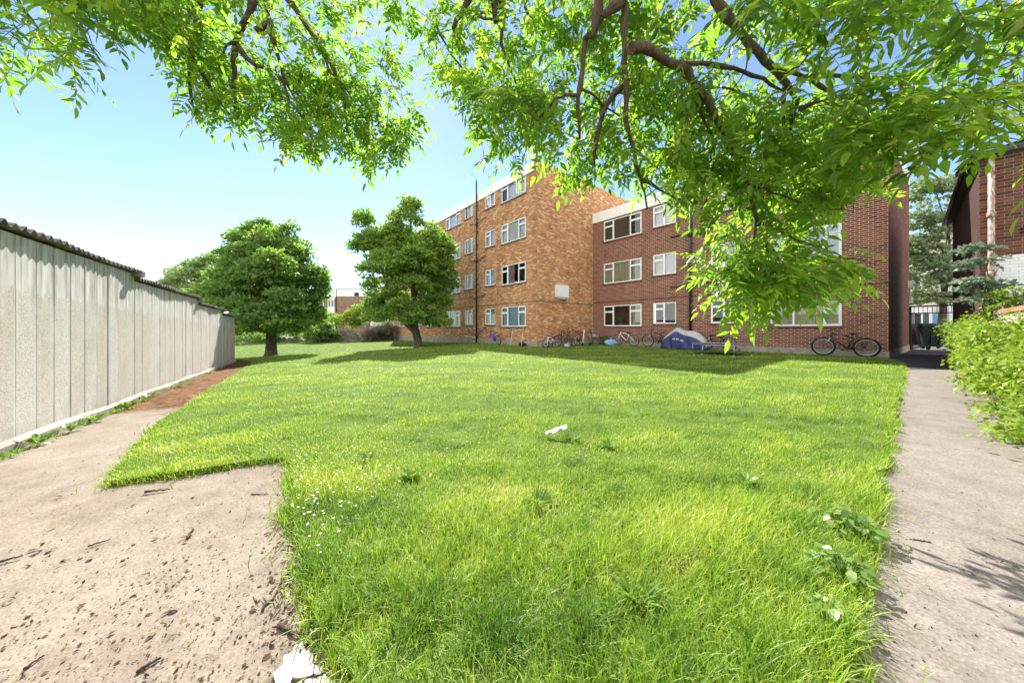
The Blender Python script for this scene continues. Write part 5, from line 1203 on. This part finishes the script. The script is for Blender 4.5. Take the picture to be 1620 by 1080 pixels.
mb.grid([[cov(xs_[0], pz[0], pw[0], a, s) for s in (-1, 1)] for a in np.linspace(0, 1, 4)]); mb.grid([[cov(xs_[-1], pz[-1], pw[-1], a, s) for s in (-1, 1)] for a in np.linspace(0, 1, 4)]); mb.build('cover_side', M['navy'], mcE)
mb = MB(); mb.grid(rowsS); mb.build('cover_top', M['silver'], mcE)
mb = MB()
for k, (x, ww, dz) in enumerate([(-.34, .05, 0), (-.27, .06, .01), (-.19, .05, 0), (-.12, .06, .012), (.0, .16, -.03)]):   # illegible white lettering strip on the cover
    i = int(np.abs(xs_ - x).argmin()); q = cov(xs_[i], pz[i], pw[i], .40 + dz, -1); mb.box((x, q[1] - .02, q[2] - .028 + abs(dz) * .3), (x + ww, q[1] - .012, q[2] + .02))
mb.build('lettering', M['whiteplas'], mcE)
# small trampoline
tc = P(1141, 517, 12.9)[:2]; R_ = 1.02; tr = empty('trampoline', g3(tc), 0, 'small round trampoline with thin steel legs on the lawn', 'trampoline')
mb = MB(); mb.torus((0, 0, .39), R_, .018, 48, 8, ax='z'); mb.build('rim', M['steel'], tr)
mb = MB(); mb.grid([[(r_ * math.cos(a), r_ * math.sin(a), .375 - .02 * (1 - (r_ / .9) ** 2)) for a in np.linspace(0, 2 * math.pi, 40, endpoint=False)] for r_ in (.02, .4, .7, .88)], closed_u=True); mb.build('mat', M['tramp'], tr)
mb = MB()
for k in range(40): a = 2 * math.pi * k / 40; mb.tube([(.87 * math.cos(a), .87 * math.sin(a), .377), (R_ * math.cos(a), R_ * math.sin(a), .39)], .006, 4)
mb.build('springs', M['steel'], tr)
for k in range(6):
    a = k * math.pi / 3 + .35; x, y = (R_ - .01) * math.cos(a), (R_ - .01) * math.sin(a); mb = MB(); mb.tube([(x, y, .38), (x, y, .0)], .016, 8); mb.tube([(x - .06, y, .008), (x + .06, y, .008)], .02, 6); mb.build('leg', M['steel'], tr)
# black gate and bins at the end of the passage
gz_ = 15.4; ga, gb = P(1440, 517, gz_)[:2], P(1515, 517, 14.2)[:2]; gd = (gb - ga); gl = np.linalg.norm(gd); gate = empty('gate', (*ga, 0), math.atan2(gd[1], gd[0]), 'black steel gate frame across the tarmac passage beside the brown wing', 'gate')
ht_ = H + (HY - 486) * gz_ / F
mb = MB()
for x in (0, gl): mb.box((x - .035, -.035, 0), (x + .035, .035, ht_))
mb.box((-.03, -.03, ht_ - .001), (gl + .03, .03, ht_ + .06)); mb.box((.036, -.02, ht_ - .32), (gl - .036, .02, ht_ - .28)); mb.build('frame', M['iron'], gate)
for k in range(9):
    x = .12 + (gl - .2) * k / 8.6; mb = MB(); mb.cyl((x, 0, ht_ - .28), (x, 0, ht_), .010, 6); mb.build('bar', M['iron'], gate)
mb = MB(); mb.box((-.0, .05, .06), (.05, 1.5, .12)); mb.box((0, .05, 1.72), (.05, 1.5, 1.78))
for k in range(10): mb.cyl((.025, .12 + k * .14, .12), (.025, .12 + k * .14, 1.72), .012, 6)
mb.build('open_leaf', M['iron'], gate)
def bin_(loc, rz, label):
    b = empty('wheelie_bin', loc, rz, label, 'bin', 'dark bins behind the gate'); mb = MB()
    rows = [[(x * (.56 + .10 * t), y * (.40 + .09 * t), .14 + .98 * t) for x, y in ((-1, -1), (-.33, -1.02), (.33, -1.02), (1, -1), (1, 0), (1, 1), (0, 1), (-1, 1), (-1, 0))] for t in (0, .08, .5, .9, 1)]
    mb.grid(rows, closed_u=True, cap=True, smooth=False)
    for x in (-.4, -.14, .14, .4): mb.box((x - .02, -.49, .3), (x + .02, -.44, .95))
    mb.box((-.70, -.53, 1.04), (.70, .53, 1.12)); mb.build('body', M['bin'], b)
    mb = MB(); mb.grid([[(-.70, y, 1.12 + .16 * math.cos(y * 2.6)) , (.70, y, 1.12 + .16 * math.cos(y * 2.6))] for y in np.linspace(-.55, .55, 9)], smooth=True); mb.box((-.71, -.56, 1.121), (.71, -.50, 1.19)); mb.grid([[(x, y, 1.12 + q * .16 * math.cos(y * 2.6)) for y in np.linspace(-.55, .55, 9)] for x in (-.7,) for q in (0, 1)]); mb.build('lid', M['bin'], b)
    mb = MB(); mb.cyl((-.25, -.58, 1.0), (.25, -.58, 1.0), .016, 8); mb.build('handle', M['whiteplas'], b)
    for x, y in ((-.45, -.3), (.45, -.3), (-.45, .3), (.45, .3)):
        mb = MB(); mb.torus((0, 0, 0), .055, .028, 16, 6); mb.cyl((0, -.02, 0), (0, .02, 0), .05, 10); mb.tube([(0, 0, 0), (0, 0, .1)], .02, 6); w_ = mb.build('wheel', M['rubber'], b); w_.location = (x, y, .09)
p1, p2 = P(1487, 517, 15.6), P(1462, 517, 17.2)
bin_((p1[0], p1[1], 0), -.62, 'large dark green wheeled bin at the front, right behind the gate')
bin_((p2[0], p2[1], 0), -.9, 'second dark wheeled bin farther back, left of the large one')
# ---------------------------------------------------------------- brambles, weeds, buddleia, climber
ZB = np.linspace(2.5, 8.9, 24); lumps = []; rbm = np.random.default_rng(19)
for z in ZB:
    for o_, zt, rr in ((1.30 + .36 * min(1, max(0, (z - 4.5) / 3)), .18, .27), (1.55 + .20 * min(1, max(0, (z - 4.5) / 3)), .45, .38), (1.62, .82, .40), (1.75, 1.12, .30)):
        if z < 6.6 and zt > .9: continue
        if 3.2 < z < 6.6 and o_ > 1.6: o_ = 1.55
        if z < 2.7 and zt > .5: continue
        if z > 7.6: zt = min(zt, 1.0)
        q = np.array([X0 - 1.72 + o_ + 1.225 * z, z]); t_ = rbm.normal(size=3) * .13
        lumps.append((q[0] + t_[0], q[1] + t_[1], zt * (1 - .25 * max(0, 4 - z) / 2) + t_[2] * .6, rr, rr, rr * (.8 + .25 * rbm.random())))
iv = empty('bramble_bank', (0, 0, 0), 0, 'bright green leafy bramble bank spilling over the right edge of the path', 'shrub')
crown_leaves('foliage', lumps, 30000, .052, M['ivy'], iv, clump=.15, split=3, seed=41, up=.8, flat=.8)
def trailing(par, pts, n, seed, mat='ivy', size=.05, spread=.05):
    rgn = np.random.default_rng(seed); mb = MB(); Cs = []
    for a, b in pts:
        a, b = np.array(a), np.array(b); m = (a + b) / 2 + np.array([0, 0, .05]); mb.tube([a, m, b], [.004, .003, .002], 4)
        for k in range(n): t = rgn.random(); Cs.append(a * (1 - t) + b * t + np.array([0, 0, .1 * t * (1 - t)]) + rgn.normal(size=3) * spread * np.array([1, 1, .5]) + [0, 0, .02])
    Cs = np.array(Cs); N = rgn.normal(size=(len(Cs), 3)) * .4 + [0, 0, 1]; mb.build('runner', M['weed'], par)
    rl = instances('runner_leaf', SMALL_V, SMALL_F, Cs, unit(len(Cs)) * [1, 1, .3], N, size * rgn.uniform(.7, 1.3, len(Cs)), size * .75, M[mat], par, rgn.random(len(Cs)) * .5 + .4); rl['kind'] = 'stuff'
gp_ = lambda px, py, dz=.02: np.array([*ground_at(px, py), dz])
trailing(iv, [(gp_(1545, 625), gp_(1516, 600)), (gp_(1562, 655), gp_(1530, 640)), (gp_(1580, 680), gp_(1556, 690)), (gp_(1610, 690), gp_(1600, 705)), (gp_(1570, 640), gp_(1545, 665)), (gp_(1618, 690), gp_(1580, 700))], 34, 5)
mb = MB(); rg = random.Random(9)
for k in range(30):
    z = 2.3 + 7 * rg.random(); q = np.array([.0 + 1.5 + 1.225 * z, z]); limb(mb, (q[0], q[1], -.02), (q[0] + rg.uniform(-.4, .2), q[1] + rg.uniform(-.3, .3), rg.uniform(.5, 1.1)), .008, .003, .15, 5, rg, 5)
mb.build('stem', M['twig'], iv)['kind'] = 'stuff'
c0 = flank(7.1, -.12); lm = [lump_px(1548, 418, 22, 13, 7.2), lump_px(1535, 398, 18, 10, 7.4), lump_px(1560, 455, 26, 11, 7.0), lump_px(1540, 446, 20, 9, 7.1), lump_px(1578, 424, 9, 7, 7.0), lump_px(1556, 394, 14, 9, 7.2), lump_px(1550, 475, 18, 9, 7.0)]
bd = empty('buddleia', (0, 0, 0), 0, 'silvery grey-green wild shrub growing against the old house drainpipe', 'shrub')
crown_leaves('foliage', lm, 1500, .085, M['budd'], bd, clump=.13, seed=43, flat=.45, inner=.4)
mb = MB(); rg = random.Random(4)
for q in lm: limb(mb, (c0[0] + .2, c0[1], .9), q[:3], .02, .006, .12, 6, rg, 5)
mb.build('stem', M['bark'], bd)
c1 = flank(6.6, .35); cl_ = empty('climbing_plant', (0, 0, 0), 0, 'green climber on the white painted wall above the boundary wall', 'climbing plant')
crown_leaves('foliage', [(c1[0], c1[1], 1.55, .3, .3, .35), (c1[0] + .25, c1[1] - .15, 1.75, .25, .2, .22), (c1[0] + .1, c1[1] - .2, 1.4, .4, .2, .15), (c1[0] + .32, c1[1] - .3, 1.5, .12, .12, .3)], 1700, .06, M['ivy'], cl_, clump=.12, seed=44)
mb = MB(); rg = random.Random(14)
for k in range(5): limb(mb, (c1[0], c1[1], 1.1), (c1[0] - .15 + .15 * k, c1[1] - .1, 1.7), .008, .003, .15, 5, rg, 5)
mb.build('stem', M['twig'], cl_)
# weeds along the foot of the garages
rgw = np.random.default_rng(77)
def weed(loc, nleaf, ln, h_, label, group=None, broad=.5, mat='weed', lean=.75, name='weed'):
    o = empty(name, (loc[0], loc[1], float(G(loc[0], loc[1])) + .005), 0, label, 'weed', group)
    a = rgw.random(nleaf) * 6.283; t = np.abs(rgw.normal(size=nleaf)) * .3 + lean; rr = rgw.random(nleaf) ** .6
    D = np.stack([np.cos(a) * np.sin(t), np.sin(a) * np.sin(t), np.cos(t)], 1); C = D * (rr * h_ * .6)[:, None] * [1.2, 1.2, 1.] + [0, 0, .01]
    N = np.stack([-np.cos(a) * np.cos(t), -np.sin(a) * np.cos(t), np.sin(t)], 1) + rgw.normal(size=(nleaf, 3)) * .2
    L = ln * (.55 + .7 * rgw.random(nleaf))
    instances('leaf', LEAF_V, LEAF_F, C, D, N, L, L * broad, M[mat], o, np.clip(rgw.normal(size=nleaf) * .2 + .5, 0, 1)); o.children[0]['kind'] = 'stuff'
    mb = MB()
    for k in range(min(9, nleaf)): mb.tube([(0, 0, 0), tuple(C[k])], .004, 4)
    mb.build('stem', M['weed'], o); return o
wl = ['low green weeds at the foot of the nearest garage wall, closest to the camera', 'second low weed tuft along the nearest garage wall', 'spreading weed tuft under the dark wide joint of the nearest garage', 'taller weed tuft with upright leaves near the end of the nearest garage',
      'flat bright green weed at the start of the rusty moss', 'small weed tuft by the second garage foot', 'small dark weed tuft by the third garage foot', 'last weed tuft at the far garage corner']
for lab, s, n, ln in zip(wl, [.15, .75, 1.3, 2.35, 3.25, 5.2, 8.6, 15.2], [44, 40, 46, 60, 60, 40, 30, 40], [.11, .09, .10, .12, .10, .10, .10, .16]):
    q = gw(s, .17); weed(q, n, ln * .7, .12, lab, 'weeds along the garages')
def tuft_line():
    Cs = []
    for s in np.concatenate([rgw.uniform(-.4, 3.2, 900), rgw.uniform(3.2, 15, 500)]): q = gw(s, .10 + abs(rgw.normal()) * .06); Cs.append((*q, float(G(*q))))
    Cs = np.array(Cs); k = np.sin(Cs[:, 0] * 5) + np.sin(Cs[:, 1] * 9) + rgw.normal(size=len(Cs)) > .6; Cs = Cs[k]
    a = rgw.random(len(Cs)) * 6.28; t = rgw.random(len(Cs)) * 1.1; D = np.stack([np.cos(a) * np.sin(t), np.sin(a) * np.sin(t), np.cos(t)], 1)
    tag(instances('wall_foot_weeds', SMALL_V, SMALL_F, Cs, D, rgw.normal(size=(len(Cs), 3)) + [0, 0, 1], .05, .022, M['weed']), kind='stuff')
tuft_line()
# broad weeds on the right lawn edge and in the lawn
def leafy(loc, n, R_, h_, ln, label, group):
    """low bushy weed: round leaves held level on short stalks"""
    o = empty('weed', (loc[0], loc[1], float(G(loc[0], loc[1]))), 0, label, 'weed', group)
    a = rgw.random(n) * 6.283; q = np.sqrt(rgw.random(n)); r_ = R_ * q; z = h_ * (1 - .55 * q ** 2) * rgw.uniform(.55, 1.05, n)
    C = np.stack([r_ * np.cos(a), r_ * np.sin(a), z], 1); D = np.stack([np.cos(a), np.sin(a), -.15 + .3 * rgw.normal(size=n)], 1) + rgw.normal(size=(n, 3)) * [.5, .5, .15]
    N = rgw.normal(size=(n, 3)) * .4 + [0, 0, 1]; L = ln * rgw.uniform(.55, 1.2, n)
    lv = instances('leaf', LEAF_V, LEAF_F, C, D, N, L, L * .8, M['weed'], o, np.clip(rgw.normal(size=n) * .28 + .55, 0, 1)); lv['kind'] = 'stuff'
    mb = MB()
    for k in range(0, n, 2): mb.tube([(0, 0, 0), tuple(C[k] * [.5, .5, .6]), tuple(C[k])], .0022, 4, cap=False)
    mb.build('stem', M['weed'], o)
for lab, px_, py_, n, R_, h_ in [('pale round-leaved weeds on the path edge, farther clump of two', 1350, 845, 70, .11, .13), ('pale round-leaved weeds on the path edge, nearer clump of two', 1330, 915, 60, .10, .12), ('few small round-leaved weeds at the very bottom of the path edge', 1318, 985, 34, .08, .08)]:
    leafy(ground_at(px_, py_), n, R_, h_, .042, lab, 'broad weeds on the path edge')
for lab, px_, py_, n, ln, br_ in [('broad dock leaves growing in the middle of the lawn, upright and dark', 905, 700, 16, .13, .34), ('dark tuft of dock leaves right of the white scrap of paper', 965, 712, 40, .12, .3), ('clump of long dark blades in the mid lawn below the paper scrap', 850, 805, 60, .16, .1),
      ('dandelion rosette left of centre in the lawn', 650, 760, 40, .10, .3), ('low dock weed near the left of the lawn', 580, 735, 24, .10, .35), ('small ragged weed at the lower right of the lawn', 1180, 770, 30, .09, .4), ('dark tuft in the long grass at the lower right', 1010, 960, 60, .13, .14)]:
    q = ground_at(px_, py_); weed(q, n, ln * .6, .07, lab, 'weeds in the lawn', br_, lean=.65)
def flowers():
    rgn = np.random.default_rng(51); pts = []
    for (cx, cy, sx, sy, n) in [(490, 800, 26, 45, 80), (520, 770, 60, 30, 40), (600, 740, 90, 30, 40), (330, 690, 50, 25, 40), (800, 565, 180, 8, 60), (560, 620, 120, 20, 50), (1200, 640, 90, 25, 25), (1300, 580, 60, 6, 30)]:
        for _ in range(n):
            px_, py_ = rgn.normal(cx, sx), rgn.normal(cy, sy)
            if py_ < 548: continue
            q = ground_at(px_, py_)
            if in_poly(np.array([q[0]]), np.array([q[1]]), LAWN)[0]: pts.append((*q, float(G(*q)) + .05 + .04 * rgn.random()))
    pts = np.array(pts); C = np.repeat(pts, 7, 0); a = np.tile(np.arange(7) * .9, len(pts)); D = np.stack([np.cos(a), np.sin(a), .35 + 0 * a], 1)
    tag(instances('clover_flowers', SMALL_V, SMALL_F, C, D, np.tile([0, 0, 1.], (len(C), 1)), .0075, .006, M['petal']), kind='stuff')
flowers()
q = ground_at(880, 697); mb = MB(); mb.grid([[(-.1 + .2 * i / 6, -.03 + .06 * j / 3, .05 + .07 * i / 6 + .015 * math.sin(i * 2 + j * 3)) for j in range(4)] for i in range(7)], smooth=True); o = mb.build('paper_scrap', M['papers']); o.location = g3(q); tag(o, 'torn white scrap of paper lying in the grass', 'litter')
# ---------------------------------------------------------------- twigs and litter on the concrete
def stick(px0, py0, px1, py1, r, label, side=0):
    a, b = np.array([*ground_at(px0, py0)]), np.array([*ground_at(px1, py1)]); L = np.linalg.norm(b - a); n = 7; rgs = random.Random(int(px0)); mb = MB()
    r *= .62; n = 10; pts = [(*(a + (b - a) * t + np.array([rgs.gauss(0, 1), rgs.gauss(0, 1)]) * L * .022), float(G(*a)) - .011 + r * .75 + .004 * rgs.random()) for t in np.linspace(0, 1, n)]
    mb.tube(pts, [r * (1.15 - .6 * t) * (.75 + .5 * rgs.random()) for t in np.linspace(0, 1, n)], 6)
    for k in range(side):
        p = np.array(pts[2 + k % 4]); d_ = np.array([rgs.uniform(-1, 1), rgs.uniform(-1, 1), .2]); d_ /= np.linalg.norm(d_); mb.tube([p, p + d_ * L * .14, p + d_ * L * .26 + [0, 0, -.004]], [r * .6, r * .5, r * .3], 5)
    tag(mb.build('twig', M['twig']), label, 'twig', 'dead twigs on the concrete')
for args in [(228,777,270,772,.011,'short thick dark twig below the tip of the lawn'),(410,966,462,908,.007,'long thin twig leaning out from the lawn edge',2),(215,1060,254,1037,.009,'broken twig near the bottom edge of the yard'),(0,886,38,876,.008,'straight dark stick at the left edge of the yard'),
             (296,850,306,833,.008,'stubby forked twig in the middle of the yard',3),(460,1076,525,1058,.010,'twig lying across the white cement patch',2),(440,985,475,1005,.012,'dark root piece beside the white cement patch',1),(396,780,425,779,.006,'thin twig near the inner corner of the lawn'),
             (138,862,175,850,.006,'curved twig on the left of the yard',1),(1470,855,1440,850,.007,'small twig on the aggregate path',2),(1365,960,1410,976,.005,'thin twig on the path beside the broad weeds'),(36,1056,70,1032,.006,'pale thin stalk near the bottom left corner')]: stick(*args)
def litter():
    rgn = np.random.default_rng(61); pts = []
    for (cx, cy, sx, sy, n) in [(440,800,18,50,220),(450,920,22,60,420),(440,1000,40,40,260),(330,880,60,40,160),(270,910,30,18,110),(120,870,60,30,60),(72,866,10,5,26),(250,980,140,60,160),(120,640,60,40,0),(200,780,130,40,150),(80,760,70,40,110),(300,1010,90,40,120),(1560,890,30,10,110),(1590,885,22,12,80),(1380,930,24,40,160),(1450,850,50,20,50),(1500,800,60,60,60),(1365,880,12,30,120),(1480,960,80,60,90),(1400,1020,50,50,120)]:
        for _ in range(int(n * .7)):
            px_, py_ = rgn.normal(cx, sx), rgn.normal(cy, sy)
            if py_ < 560: continue
            q = ground_at(px_, py_)
            if not in_poly(np.array([q[0]]), np.array([q[1]]), LAWN)[0]: pts.append((*q, float(G(*q)) - .009))
    C = np.array(pts); n = len(C); D = unit(n) * [1, 1, .25]; N = rgn.normal(size=(n, 3)) * .35 + [0, 0, 1]; L = .0085 * rgn.lognormal(0, .65, n); L = np.minimum(L, .035)
    print('litter', n); tag(instances('leaf_litter', LEAF_V, LEAF_F, C, D, N, L, L * rgn.uniform(.15, .7, n), M['litter']), kind='stuff')
    px_ = rgn.random(9000) * 1720 - 50; py_ = 600 + 500 * rgn.random(9000) ** .8; pts = []
    for a, b in zip(px_, py_):
        if 500 < a < 1320 : continue
        q = ground_at(a, b)
        if not in_poly(np.array([q[0]]), np.array([q[1]]), LAWN)[0]: pts.append((*q, float(G(*q)) - .009))
    C = np.array(pts); n = len(C); L = .006 * rgn.lognormal(0, .5, n)
    tag(instances('grit', SMALL_V, SMALL_F, C, unit(n) * [1, 1, .3], unit(n) * .5 + [0, 0, 1], L, L * .6, M['litter']), kind='stuff')
litter()
